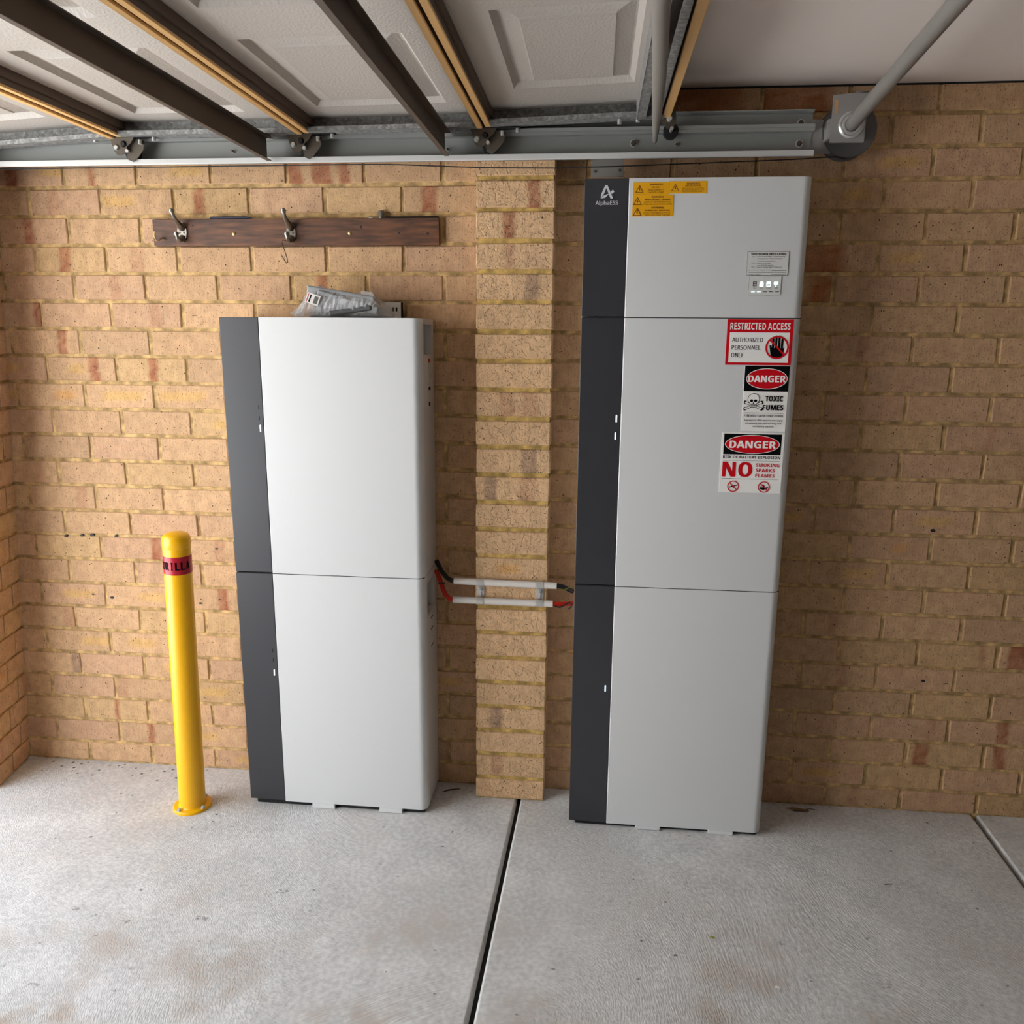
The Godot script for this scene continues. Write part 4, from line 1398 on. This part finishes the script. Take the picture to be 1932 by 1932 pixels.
	if strut == "dark":
		var b := MB.new()
		var sx := w - 0.112
		b.span(Vector3(sx, -0.067, z0 + 0.012), Vector3(sx + 0.0022, -0.005, z1), 0.0008)
		b.span(Vector3(sx, -0.067, z0 + 0.012), Vector3(sx + 0.014, -0.0645, z1), 0.0008)
		b.span(Vector3(sx, -0.0075, z0 + 0.012), Vector3(sx + 0.020, -0.005, z1), 0.0008)
		b.span(Vector3(sx, -0.0055, z0 + 0.012), Vector3(sx + 0.012, 0.0005, z0 + 0.04), 0.0)
		obj("strut", b, M["strut steel"], o, Vector3.ZERO, "dark steel stiffening strut")
	elif strut == "tube":
		var b := MB.new()
		b.span(Vector3(w - 0.094, -0.006, z0 + 0.03), Vector3(w - 0.091, sy, z1), 0.0)
		b.span(Vector3(w - 0.094, -0.006, z0 + 0.03), Vector3(w - 0.070, -0.0035, z1), 0.0)
		b.span(Vector3(w - 0.050, -0.006, z0 + 0.03), Vector3(w - 0.032, -0.0035, z1), 0.0)
		b.span(Vector3(w - 0.035, -0.006, z0 + 0.03), Vector3(w - 0.032, sy, z1), 0.0)
		obj("strut", b, M["galvanised"], o, Vector3.ZERO, "zinc stiffening strut")
		var tb := MB.new()
		tb.tube([Vector3(0.4632, -0.0570, z0 + 0.012), Vector3(0.4605, -0.0555, z0 + 0.07), Vector3(0.452, -0.0495, z0 + 0.24), Vector3(0.438, -0.0428, z0 + 0.50), Vector3(0.4265, -0.0384, z0 + 0.69), Vector3(0.412, -0.035, z0 + 0.90), Vector3(0.33, -0.03, z1)], [0.0058, 0.0075, 0.0115, 0.0150, 0.0155, 0.0155], 20)
		obj("round_bar", tb, M["shaft steel"], o, Vector3.ZERO, "round tapering zinc bar along the last strut")


func door_hinge(door: Node3D, x: float, y: float, z: float, top := false) -> void:
	var h := Node3D.new()
	h.name = "roller_hinge"
	h.position = Vector3(x, y, z)
	door.add_child(h, true)
	var pl := PackedVector2Array([Vector2(-0.042, 0.004), Vector2(-0.036, -0.012), Vector2(-0.030, -0.034), Vector2(-0.022, -0.044), Vector2(-0.010, -0.046), Vector2(0.006, -0.038), Vector2(0.010, -0.022), Vector2(0.022, -0.014), Vector2(0.034, 0.004)])
	if top:
		pl = PackedVector2Array([Vector2(-0.012, 0.012), Vector2(-0.016, -0.020), Vector2(-0.006, -0.034), Vector2(0.010, -0.034), Vector2(0.020, -0.020), Vector2(0.016, 0.012)])
	obj("plate", MB.new().prism(pl, -0.0015, 0.0015), M["hinge steel"], h)
	var pl2 := PackedVector2Array([Vector2(-0.006, -0.010), Vector2(0.004, -0.056), Vector2(0.018, -0.062), Vector2(0.034, -0.050), Vector2(0.052, -0.030), Vector2(0.056, -0.004), Vector2(0.030, 0.000)])
	if not top:
		obj("plate", MB.new().prism(pl2, -0.014, -0.011), M["hinge steel"], h)
	if not top:
		obj("leaf", MB.new().span(Vector3(-0.095, 0.002, -0.02), Vector3(0.098, 0.0045, 0.004), 0.0008), M["black steel"], h)
	for e in ([[-0.022, -0.025], [0.000, -0.016]] if not top else [[0.002, -0.010]]):
		obj("bolt", MB.new().tube([Vector3(e[0], e[1], 0.001), Vector3(e[0], e[1], 0.004), Vector3(e[0], e[1], 0.0065)], [0.0095, 0.0085, 0.0055], 14), M["black steel"] if e[0] == 0.0 else M["zinc"], h)
	for e in [[-0.088, -0.001], [0.090, -0.001], [0.048, -0.008]]:
		if top:
			break
		obj("nut", MB.new().tube([Vector3(e[0], e[1] + 0.004, -0.004), Vector3(e[0], e[1] - 0.008, -0.004)], [0.0055], 6), M["zinc"], h)
	obj("roller", MB.new().tube([Vector3(0.008, -0.034, -0.045), Vector3(0.008, -0.034, -0.026)], [0.021], 20), M["black steel"], h)
	obj("roller_pin", MB.new().cyl(Vector3(0.008, -0.034, -0.030), Vector3(0.008, -0.034, 0.002), 0.005, 10), M["zinc"], h)


func build_door() -> void:
	var t := thing("garage_door", "raised sectional garage door of embossed pale panels with tan rims and dark struts, overhead", "garage door")
	var z0 := 0.128
	var z1 := 2.60
	door_panel(t, -1.935, 2.047, -1.4005, 2.076, z0, z1, "", 0.09, 0.40, 0.12 + z0)
	door_panel(t, -1.3955, 2.0795, -0.8405, 2.0785, z0, z1, "dark", 0.105, 0.42, 0.095 + z0)
	door_panel(t, -0.8365, 2.0805, -0.3265, 2.086, z0, z1, "dark", 0.075, 0.425, 0.117 + z0)
	door_panel(t, -0.3225, 2.0885, 0.1835, 2.105, z0 + 0.01, z1, "tube", 0.10, 0.40, 0.20 + z0)
	door_hinge(t, -1.376, 2.077, 0.146)
	door_hinge(t, -0.846, 2.0775, 0.148)
	door_hinge(t, -0.322, 2.084, 0.148)
	door_hinge(t, 0.178, 2.112, 0.150, true)
	for e in [[0.094, 2.098], [0.045, 2.093], [0.14, 2.099]]:
		obj("nut", MB.new().tube([Vector3(0, 0.006, 0), Vector3(0, -0.006, 0)], [0.006], 6), M["zinc"], t, Vector3(e[0], e[1], 0.165))


func channel(x0: float, x1: float, outline: Array) -> MB:
	# an outline of (depth, height) pulled along the wall
	var poly := PackedVector2Array()
	for q in outline:
		poly.append(q)
	var b := MB.new()
	b.at(Vector3.ZERO, Basis(Vector3(0, 0, 1), Vector3(0, 1, 0), Vector3(-1, 0, 0)))
	b.prism(poly, -x1, -x0)
	return b


func wall_bolt(t: Node3D, x: float, y: float, z: float, big: bool) -> void:
	var b := MB.new()
	var k := 1.0 if big else 0.5
	b.tube([Vector3(0, 0, 0), Vector3(0, 0, 0.002)], [0.0105 * k], 18)
	var o := obj("bolt", b, M["zinc"], t, Vector3(x, y, z))
	var nt := MB.new()
	nt.tube([Vector3(0, 0, 0.002), Vector3(0, 0, 0.0065)], [0.0078 * k], 6)
	nt.tube([Vector3(0, 0, 0.0065), Vector3(0, 0, 0.013)], [0.0038 * k], 10)
	obj("nut", nt, M["hinge steel"], o)


func build_tracks() -> void:
	var xa := -2.02
	var xb := 0.568
	var t := thing("door_track", "double zinc roller track running level along the wall under the raised door", "door track")
	var lo := channel(xa, xb, [Vector2(0.083, 2.015), Vector2(0.1232, 2.0085), Vector2(0.1232, 2.0122), Vector2(0.086, 2.0185), Vector2(0.086, 2.0755), Vector2(0.120, 2.0785), Vector2(0.121, 2.072), Vector2(0.1235, 2.072), Vector2(0.1225, 2.0815), Vector2(0.083, 2.0785)])
	obj("lower_channel", lo, M["track steel"], t)
	obj("lower_flange", channel(xa, xb, [Vector2(0.1234, 2.0083), Vector2(0.1262, 2.0088), Vector2(0.1275, 2.0105), Vector2(0.1275, 2.0235), Vector2(0.1255, 2.0240), Vector2(0.1234, 2.0235)]), M["lit edge steel"], t, Vector3.ZERO, "rolled lower edge of the track, coloured lighter as if lit")  # same steel as the channels, painted lighter where daylight catches it
	var up := channel(xa, xb, [Vector2(0.083, 2.079), Vector2(0.1225, 2.082), Vector2(0.1235, 2.0905), Vector2(0.121, 2.0905), Vector2(0.120, 2.0845), Vector2(0.086, 2.082), Vector2(0.086, 2.1245), Vector2(0.108, 2.1275), Vector2(0.108, 2.130), Vector2(0.083, 2.1275)])
	obj("upper_channel", up, M["track steel"], t)
	for e in [[0.5369, 2.100], [0.5368, 2.048]]:
		wall_bolt(t, e[0], e[1], 0.086, true)
	for e in [[0.0875, 2.055], [0.206, 2.051], [-0.437, 2.047], [-1.073, 2.05]]:
		wall_bolt(t, e[0], e[1], 0.086, e[0] == 0.0875)
	obj("joint_strap", MB.new().span(Vector3(0.540, 2.0225, 0.078), Vector3(0.622, 2.109, 0.0826), 0.0008), M["bracket steel"], t)

	var br := thing("end_bracket", "zinc end bracket with round bearing and cable drum at the end of the track", "bracket")
	var pl := MB.new()
	var o := PackedVector2Array([Vector2(0.607, 2.0405), Vector2(0.695, 2.042), Vector2(0.6965, 2.166), Vector2(0.664, 2.163), Vector2(0.607, 2.158)])
	pl.prism(o, 0.126, 0.129)
	pl.span(Vector3(0.607, 2.0405, 0.120), Vector3(0.695, 2.043, 0.128), 0.0)
	pl.span(Vector3(0.6935, 2.05, 0.0), Vector3(0.696, 2.165, 0.128), 0.0)
	pl.span(Vector3(0.600, 2.05, 0.0838), Vector3(0.6105, 2.10, 0.128), 0.0)
	pl.span(Vector3(0.664, 2.162, 0.09), Vector3(0.697, 2.1665, 0.129), 0.0005)
	obj("plate", pl, M["bracket steel"], br)
	obj("slot", MB.new().span(Vector3(0.613, 2.112, 0.1285), Vector3(0.6205, 2.146, 0.1297), 0.0), M["brown render"], br)
	var ring := MB.new()
	ring.at(Vector3(0.6585, 2.0835, 0.129), Basis(Vector3.RIGHT, PI / 2))
	ring.lathe([Vector2(0.0335, 0.0), Vector2(0.0335, 0.004), Vector2(0.030, 0.007), Vector2(0.025, 0.003), Vector2(0.023, 0.009), Vector2(0.0185, 0.009), Vector2(0.0185, 0.0)], 32)
	obj("bearing", ring, M["zinc"], br)
	var dr := MB.new()
	dr.at(Vector3(0.667, 2.0825, 0.03), Basis(Vector3.RIGHT, PI / 2))
	dr.lathe([Vector2(0.0, 0.0), Vector2(0.071, 0.0), Vector2(0.072, 0.004), Vector2(0.066, 0.008), Vector2(0.062, 0.028), Vector2(0.066, 0.050), Vector2(0.0725, 0.054), Vector2(0.0715, 0.058), Vector2(0.03, 0.060), Vector2(0.0, 0.060)], 48)
	obj("cable_drum", dr, M["drum"], br)
	tag(obj("torsion_shaft", MB.new().tube([Vector3(0.6585, 2.0845, 0.03), Vector3(0.6585, 2.0845, 0.139), Vector3(0.59, 2.0855, 0.97), Vector3(0.46, 2.087, 2.6)], [0.0172], 24), M["shaft steel"]), "round zinc torsion shaft running from the end bracket across under the ceiling", "shaft")
	tag(obj("lift_cable", MB.new().tube([Vector3(0.665, 2.0105, 0.075), Vector3(0.6349, 2.0115, 0.098), Vector3(0.5238, 2.0035, 0.110), Vector3(0.2833, 1.9965, 0.113), Vector3(0.0621, 1.991, 0.113), Vector3(-0.1249, 1.988, 0.113), Vector3(-0.3424, 1.992, 0.113), Vector3(-0.6021, 2.004, 0.111), Vector3(-0.70, 2.006, 0.105), Vector3(-1.95, 2.007, 0.100)], [0.0016], 8), M["black steel"]), "thin slack steel lift cable hanging just below the door track", "cable")
	var mb := thing("mounting_bracket", "small zinc mounting plate on the wall between the track and the inverter", "bracket")
	obj("plate", MB.new().span(Vector3(-0.0265, 1.9685, 0.0792), Vector3(0.063, 2.0765, 0.0826), 0.0006), M["shaft steel"], mb)
	obj("leg", MB.new().span(Vector3(-0.0265, 2.0730, 0.0), Vector3(0.063, 2.0765, 0.0792), 0.0006), M["galvanised"], mb)
	for e in [[-0.0157, 1.984], [0.0525, 1.9866]]:
		obj("screw", MB.new().tube([Vector3(0, 0, 0), Vector3(0, 0, 0.002)], [0.0042, 0.003], 12), M["hinge steel"], mb, Vector3(e[0], e[1], 0.0825))


# ---------------------------------------------------------------- conduits and cables across the pier
func build_conduits() -> void:
	var zc := 0.0945
	var r := 0.0106
	var ends := [[-0.4275, 0.7657, -0.1012, 0.7624, "upper"], [-0.4310, 0.7034, -0.1120, 0.7022, "lower"]]
	for e in ends:
		var t := thing("conduit", "%s of the two short white conduits strapped across the pier, a %s cable inside" % [e[4], "black" if e[4] == "upper" else "red"], "conduit", Vector3.ZERO, "white conduits across the pier")
		var b := MB.new()
		var a := Vector3(e[0], e[1], zc)
		var c := Vector3(e[2], e[3], zc)
		var d := (c - a).normalized()
		b.tube([a, a + d * 0.0008, c - d * 0.0008, c], [r - 0.0006, r, r, r - 0.0006], 24, false)
		b.tube([a, a + d * 0.02], [r - 0.0018], 20, false)
		b.tube([c - d * 0.02, c], [r - 0.0018], 20, false)
		for q in [a, c]:
			var nn: Vector3 = -d if q == a else d
			for k in 20:
				var o0 := Vector3(0, cos(TAU * k / 20.0), sin(TAU * k / 20.0))
				var o1 := Vector3(0, cos(TAU * (k + 1) / 20.0), sin(TAU * (k + 1) / 20.0))
				b.quad(q + o0 * (r - 0.0018), q + o1 * (r - 0.0018), q + o1 * (r - 0.0006), q + o0 * (r - 0.0006), nn)
		obj("pipe", b, M["conduit"], t)
	# double saddles: a band over each pipe with a bolted tab between
	for e in [[-0.3435, 0.7645, 0.7032, "on the cabinet side of the bag"], [-0.1545, 0.7629, 0.7023, ""]]:
		var s := thing("saddle_clip", "zinc saddle clip bolted to the pier at the %s edge, holding both conduits" % ("edge facing the short stack, outer" if e[0] < -0.3 else "edge facing the tall stack, outer"), "clip", Vector3.ZERO, "zinc saddle clips on the pier")
		s.set_meta("label", "zinc saddle clip holding both conduits, at the pier edge beside the %s cabinet stack" % ("short" if e[0] < -0.3 else "tall"))
		for y in [e[1], e[2]]:
			var b := MB.new()
			var p := []
			for k in 13:
				var a := -PI / 2 + PI * k / 12.0
				p.append(Vector2(cos(a), sin(a)))
			for k in 12:
				var o0 := Vector3(0, p[k].y, p[k].x)
				var o1 := Vector3(0, p[k + 1].y, p[k + 1].x)
				var m := Vector3(0, y, zc)
				var ro := r + 0.0014
				b.quadn(m + o0 * ro + Vector3(e[0] - 0.0118, 0, 0), m + o1 * ro + Vector3(e[0] - 0.0118, 0, 0), m + o1 * ro + Vector3(e[0] + 0.0118, 0, 0), m + o0 * ro + Vector3(e[0] + 0.0118, 0, 0), o0, o1, o1, o0)
				for sx in [-0.0118, 0.0118]:
					b.quad(m + o0 * ro + Vector3(e[0] + sx, 0, 0), m + o1 * ro + Vector3(e[0] + sx, 0, 0), m + o1 * (r + 0.0001) + Vector3(e[0] + sx, 0, 0), m + o0 * (r + 0.0001) + Vector3(e[0] + sx, 0, 0), Vector3(signf(sx), 0, 0))
			obj("band", b, M["zinc"], s)
		obj("tab", MB.new().span(Vector3(e[0] - 0.0118, e[2] + r, 0.0822), Vector3(e[0] + 0.0118, e[1] - r, 0.0842), 0.0005), M["zinc"], s)
		var ym: float = (e[1] + e[2]) / 2.0
		obj("bolt", MB.new().at(Vector3(e[0], ym, 0.084)).tube([Vector3(0, 0.004, 0), Vector3(0, 0.004, 0.0022)], [0.0088], 18).tube([Vector3(0, 0.004, 0.0022), Vector3(0, 0.004, 0.0072)], [0.0066], 6).tube([Vector3(0, 0.004, 0.0072), Vector3(0, 0.003, 0.013)], [0.0036, 0.0033], 10), M["zinc"], s)
		obj("tail", MB.new().span(Vector3(e[0] - 0.0028, e[2] + r + 0.001, 0.0842), Vector3(e[0] + 0.0028, ym - 0.001, 0.0875), 0.0008), M["zinc"], s)
	tag(obj("power_cable", MB.new().tube([Vector3(-0.4945, 0.812, 0.034), Vector3(-0.487, 0.803, 0.046), Vector3(-0.474, 0.789, 0.065), Vector3(-0.452, 0.772, 0.085), Vector3(-0.435, 0.7662, zc), Vector3(-0.10, 0.7622, zc), Vector3(-0.085, 0.7595, 0.090), Vector3(-0.068, 0.748, 0.076), Vector3(-0.0525, 0.736, 0.062)], [0.0076], 14), M["cable black"]), "thick black power cable running through the upper conduit between the stacks", "cable")
	tag(obj("power_cable", MB.new().tube([Vector3(-0.4945, 0.783, 0.044), Vector3(-0.489, 0.775, 0.052), Vector3(-0.478, 0.755, 0.062), Vector3(-0.470, 0.735, 0.070), Vector3(-0.458, 0.714, 0.082), Vector3(-0.442, 0.7045, 0.092), Vector3(-0.432, 0.7032, zc), Vector3(-0.112, 0.7022, zc), Vector3(-0.09, 0.7005, 0.090), Vector3(-0.065, 0.698, 0.075), Vector3(-0.0525, 0.697, 0.064)], [0.0074], 14), M["cable red"]), "red power cable running through the lower conduit between the stacks", "cable")
	tag(obj("signal_cable", MB.new().tube([Vector3(-0.11, 0.697, zc + 0.003), Vector3(-0.09, 0.694, 0.102), Vector3(-0.072, 0.703, 0.098), Vector3(-0.060, 0.708, 0.088), Vector3(-0.052, 0.698, 0.080), Vector3(-0.057, 0.687, 0.080), Vector3(-0.066, 0.681, 0.078)], [0.0022], 8), M["cable black"]), "thin black lead looped beside the red cable at the tall stack", "cable")
	tag(obj("cable_tie", MB.new().tube([Vector3(-0.478, 0.744, 0.066), Vector3(-0.480, 0.749, 0.076), Vector3(-0.470, 0.752, 0.078), Vector3(-0.462, 0.750, 0.070)], [0.0024], 8), M["cable black"]), "small black tie wrapped round the red cable beside the short stack", "cable tie")
	tag(obj("earth_wire", MB.new().tube([Vector3(-0.10, 0.757, zc + 0.004), Vector3(-0.085, 0.751, 0.098), Vector3(-0.070, 0.752, 0.090), Vector3(-0.055, 0.757, 0.075)], [0.0013], 6), M["leaf green"]), "thin green wire beside the black cable at the tall stack", "wire")


# ---------------------------------------------------------------- things left lying about
func build_loose() -> void:
	var top := 1.5765
	# crumpled clear bag with folded grey sheet inside
	var bag := thing("plastic_bag", "crumpled clear plastic bag of grey packing lying on top of the short cabinet stack", "plastic bag", Vector3(-0.74, top, 0.095))
	var ns := noise(14.0, 3, 101)
	for part in 2:
		var inner := part == 0
		var nu := 40
		var nv := 22
		var grid := []
		for i in nu + 1:
			var u := float(i) / nu
			var row := []
			for j in nv:
				var a := TAU * j / nv
				var x := lerpf(-0.165, 0.135, u)
				# height falls from the tall folded end to the low tail
				var h := 0.0
				if u < 0.12:
					h = lerpf(0.012, 0.050, u / 0.12)
				elif u < 0.22:
					h = lerpf(0.050, 0.088, (u - 0.12) / 0.10)
				elif u < 0.85:
					h = lerpf(0.088, 0.058, (u - 0.22) / 0.63)
				else:
					h = lerpf(0.058, 0.012, (u - 0.85) / 0.15)
				var dp := 0.058 * sqrt(maxf(0.05, 1.0 - pow(absf(u - 0.5) * 2.0, 4.0)))
				if inner:
					x = lerpf(-0.118, 0.105, u)
					h *= 0.86
					dp *= 0.85
				var sq := Vector2(signf(cos(a)) * pow(absf(cos(a)), 0.8), signf(sin(a)) * pow(absf(sin(a)), 0.8))
				var p := Vector3(x, h * 0.5 + h * 0.5 * sq.y, dp * sq.x)
				var wv := ns.get_noise_3d(p.x * 3.0 + (0.0 if inner else 3.0), p.y * 3.0, p.z * 3.0)
				var wv2 := ns.get_noise_3d(p.x * 9.0, p.y * 9.0 + 5.0, p.z * 9.0)
				var cr := 1.0 + (0.16 * absf(wv) + 0.10 * wv2 if not inner else 0.22 * wv + 0.06 * wv2)
				p.y = maxf(0.0006 if not inner else 0.0014, p.y * cr)
				p.z *= cr
				row.append(p)
			grid.append(row)
		var b := MB.new()
		for i in nu:
			for j in nv:
				var a: Vector3 = grid[i][j]
				var c: Vector3 = grid[i + 1][j]
				var d: Vector3 = grid[i + 1][(j + 1) % nv]
				var e: Vector3 = grid[i][(j + 1) % nv]
				var mid := Vector3(a.x, (a.y + d.y) / 2.0, 0) * 0.0 + Vector3(a.x, 0.03, 0)
				for tr in [[a, c, d], [a, d, e]]:
					var nn: Vector3 = (tr[1] - tr[0]).cross(tr[2] - tr[0]).normalized()
					if nn.dot((tr[0] + tr[1] + tr[2]) / 3.0 - mid) < 0.0:
						nn = -nn
					b.tri(tr[0], tr[1], tr[2], nn, nn, nn)
		obj("contents" if inner else "film", b, M["bag contents"] if inner else M["plastic film"], bag, Vector3.ZERO, "grey folded packing" if inner else "clear crumpled film")
	for e in [[-0.012, 0.062, 0.030, 0.205, 0.030, -9.0, "bag contents"], [0.012, 0.044, 0.040, 0.19, 0.024, -15.0, "bag contents"], [0.020, 0.020, 0.045, 0.13, 0.016, 8.0, "bag fold"]]:
		obj("folded_sheet", MB.new().box(Vector3.ZERO, Vector3(e[3], e[4], 0.03), 0.006, 2), M[e[6]], bag, Vector3(e[0], e[1], e[2])).rotation.z = deg_to_rad(e[5])
	# loose corners of film
	for e in [[[-0.165, 0.004, 0.02], [-0.172, 0.014, 0.03], [-0.115, 0.038, 0.055], [-0.12, 0.003, 0.06]], [[-0.105, 0.080, 0.03], [-0.122, 0.092, 0.03], [-0.085, 0.091, 0.03], [-0.06, 0.083, 0.03]], [[0.04, 0.062, 0.02], [0.045, 0.078, 0.02], [0.078, 0.074, 0.025], [0.09, 0.056, 0.02]]]:
		var b := MB.new()
		var p := []
		for q in e:
			p.append(Vector3(q[0], q[1], q[2]))
		var nn: Vector3 = ((p[1] - p[0]).cross(p[2] - p[0])).normalized()
		if nn.z < 0:
			nn = -nn
		b.quad(p[0], p[1], p[2], p[3], nn)
		b.quad(p[0] - nn * 0.0006, p[1] - nn * 0.0006, p[2] - nn * 0.0006, p[3] - nn * 0.0006, -nn)
		obj("film_corner", b, M["plastic film"], bag)
	var lab := MB.new()
	lab.box(Vector3.ZERO, Vector3(0.040, 0.030, 0.0006), 0.0)
	var lo := obj("paper_label", lab, M["paper"], bag, Vector3(-0.088, 0.052, 0.0655), "white paper label with a barcode")
	lo.basis = Basis(Vector3.BACK, deg_to_rad(-18.0)) * Basis(Vector3.RIGHT, deg_to_rad(-14.0))
	var bars := MB.new()
	for k in 7:
		bars.span(Vector3(0.004 + k * 0.0018, -0.011, 0.0003), Vector3(0.005 + k * 0.0018, 0.011, 0.0006), 0.0)
	bars.span(Vector3(-0.010, -0.011, 0.0003), Vector3(-0.006, 0.011, 0.0006), 0.0)
	obj("barcode", bars, M["ink"], lo)
	obj("red_line", MB.new().span(Vector3(-0.0165, -0.012, 0.0003), Vector3(-0.0145, 0.012, 0.0006), 0.0), M["sign red"], lo)

	var pb := thing("slotted_bracket", "white slotted metal bracket standing behind the plastic bag on the short cabinet stack", "bracket", Vector3(-0.672, top, 0.034))
	var outer := PackedVector2Array([Vector2(-0.06, 0.0), Vector2(0.076, 0.0), Vector2(0.076, 0.049), Vector2(-0.06, 0.049)])
	var face := MB.new()
	# strips round two oval slots
	var cuts := [[0.052, 0.0555], [0.0615, 0.0675]]
	face.span(Vector3(-0.06, 0.0, -0.0012), Vector3(0.0500, 0.049, 0.0012), 0.0)
	face.span(Vector3(0.0540, 0.0, -0.0012), Vector3(0.0595, 0.049, 0.0012), 0.0)
	face.span(Vector3(0.0655, 0.0, -0.0012), Vector3(0.076, 0.049, 0.0012), 0.0)
	for c in [[0.0500, 0.0540], [0.0595, 0.0655]]:
		face.span(Vector3(c[0], 0.0, -0.0012), Vector3(c[1], 0.022, 0.0012), 0.0)
		face.span(Vector3(c[0], 0.034, -0.0012), Vector3(c[1], 0.049, 0.0012), 0.0)
	obj("plate", face, M["paper"], pb)
	obj("shadow_flange", MB.new().span(Vector3(-0.06, 0.0490, -0.03), Vector3(0.076, 0.0512, 0.0012), 0.0), M["black steel"], pb)  # black colour paints the shadow along the white bracket's top edge
	obj("back_web", MB.new().span(Vector3(-0.06, 0.0, -0.03), Vector3(0.076, 0.049, -0.0285), 0.0), M["black steel"], pb)

	# litter on the concrete
	var l1 := MB.new()
	var pts := []
	for k in 9:
		var u := k / 8.0
		pts.append([u * 0.085, 0.012 * sin(u * PI), 0.006 * sin(u * PI * 1.3)])
	for k in 8:
		var a = pts[k]
		var c = pts[k + 1]
		var w0 := 0.001 + 0.006 * sin(PI * k / 8.0)
		var w1 := 0.001 + 0.006 * sin(PI * (k + 1) / 8.0)
		l1.quad(Vector3(a[0], a[2] + 0.002, a[1] - w0), Vector3(c[0], c[2] + 0.002, c[1] - w1), Vector3(c[0], c[2] + 0.001, c[1] + w1), Vector3(a[0], a[2] + 0.001, a[1] + w0), Vector3.UP)
		l1.quad(Vector3(a[0], a[2] + 0.0014, a[1] - w0), Vector3(c[0], c[2] + 0.0014, c[1] - w1), Vector3(c[0], c[2] + 0.0004, c[1] + w1), Vector3(a[0], a[2] + 0.0004, a[1] + w0), Vector3.DOWN)
	tag(obj("dry_leaf", l1, M["leaf"], self, Vector3(0.672, 0.0006, 0.030)), "long curled dry leaf at the foot of the wall beside the tall stack", "leaf")
	var l2 := MB.new()
	l2.tube([Vector3(-0.008, 0.002, -0.004), Vector3(0.0, 0.0035, 0.001), Vector3(0.007, 0.002, 0.0)], [0.0005, 0.0032, 0.001], 7)
	tag(obj("leaf_scrap", l2, M["leaf green"], self, Vector3(0.345, 0.0012, 0.665)), "tiny yellow-green leaf scrap lying on the open floor in front of the tall stack", "leaf")
	var l3 := MB.new()
	l3.box(Vector3(0, 0.002, 0), Vector3(0.008, 0.003, 0.006), 0.001)
	l3.at(Vector3(0.006, 0.0, 0.003), Basis(Vector3.UP, 0.6)).box(Vector3(0, 0.0015, 0), Vector3(0.006, 0.0025, 0.003), 0.0008)
	tag(obj("paper_scrap", l3, M["paper"], self, Vector3(0.478, 0.0, 0.815)), "tiny white paper scrap lying on the open floor", "paper scrap")
	tag(obj("twig", MB.new().tube([Vector3(-0.028, 0.002, 0.018), Vector3(-0.004, 0.0035, 0.004), Vector3(0.03, 0.003, -0.008)], [0.001, 0.0024, 0.0012], 7), M["twig"], self, Vector3(-0.452, 0.0004, 0.046)), "dark twig on the concrete between the short stack and the pier", "twig")
	tag(obj("twig", MB.new().tube([Vector3(-0.012, 0.0016, 0.002), Vector3(0.012, 0.002, -0.003)], [0.0012, 0.0006], 6), M["twig"], self, Vector3(0.878, 0.0003, 0.392)), "short dark twig on the open floor near the wall with the thin dark joint", "twig")
	tag(obj("twig", MB.new().tube([Vector3(-0.02, 0.0016, 0.005), Vector3(0.0, 0.0035, 0.0), Vector3(0.018, 0.002, 0.002)], [0.0009, 0.0013, 0.0007], 6), M["twig"], self, Vector3(0.748, 0.0004, 0.028)), "thin curved twig beside the dry leaf at the foot of the wall", "twig")


# ---------------------------------------------------------------- scene
func _ready() -> void:
	var cam := Camera3D.new()
	cam.name = "camera"
	cam.position = Vector3(0.0, 1.5261, 2.5359)
	cam.rotation = Vector3(-0.2131, 0.0997, 0.0079)
	cam.fov = 64.54
	cam.near = 0.05
	cam.current = true
	add_child(cam)

	var env := Environment.new()
	env.background_mode = Environment.BG_SKY
	var sky := Sky.new()
	var sm := ProceduralSkyMaterial.new()
	sm.sky_top_color = Color(0.52, 0.57, 0.64)
	sm.sky_horizon_color = Color(1.0, 1.0, 0.99)
	sm.sky_curve = 0.45
	sm.ground_bottom_color = Color(0.55, 0.53, 0.50)
	sm.ground_horizon_color = Color(0.75, 0.73, 0.70)
	sky.sky_material = sm
	env.sky = sky
	env.background_energy_multiplier = 1.0
	env.tonemap_mode = Environment.TONE_MAPPER_LINEAR
	env.tonemap_exposure = 8.3
	env.sdfgi_enabled = true
	env.ssao_enabled = true
	env.ssil_enabled = true
	var we := WorldEnvironment.new()
	we.name = "world_environment"
	we.environment = env
	add_child(we)

	# high sun over the driveway outside; the roof keeps it out of the garage
	var sun := DirectionalLight3D.new()
	sun.name = "sun"
	sun.light_energy = 1.8
	sun.light_color = Color(1.0, 0.99, 0.97)
	sun.light_angular_distance = 0.53
	sun.shadow_enabled = true
	sun.basis = Basis.looking_at(Vector3(-0.16, -0.85, -0.5), Vector3.UP)
	add_child(sun)

	make_materials()
	build_floor()
	build_shell()
	build_back_wall()
	build_pillar()
	build_left_return()
	build_tracks()
	build_door()
	build_cabinets()
	build_bollard()
	build_coat_rail()
	build_conduits()
	build_loose()
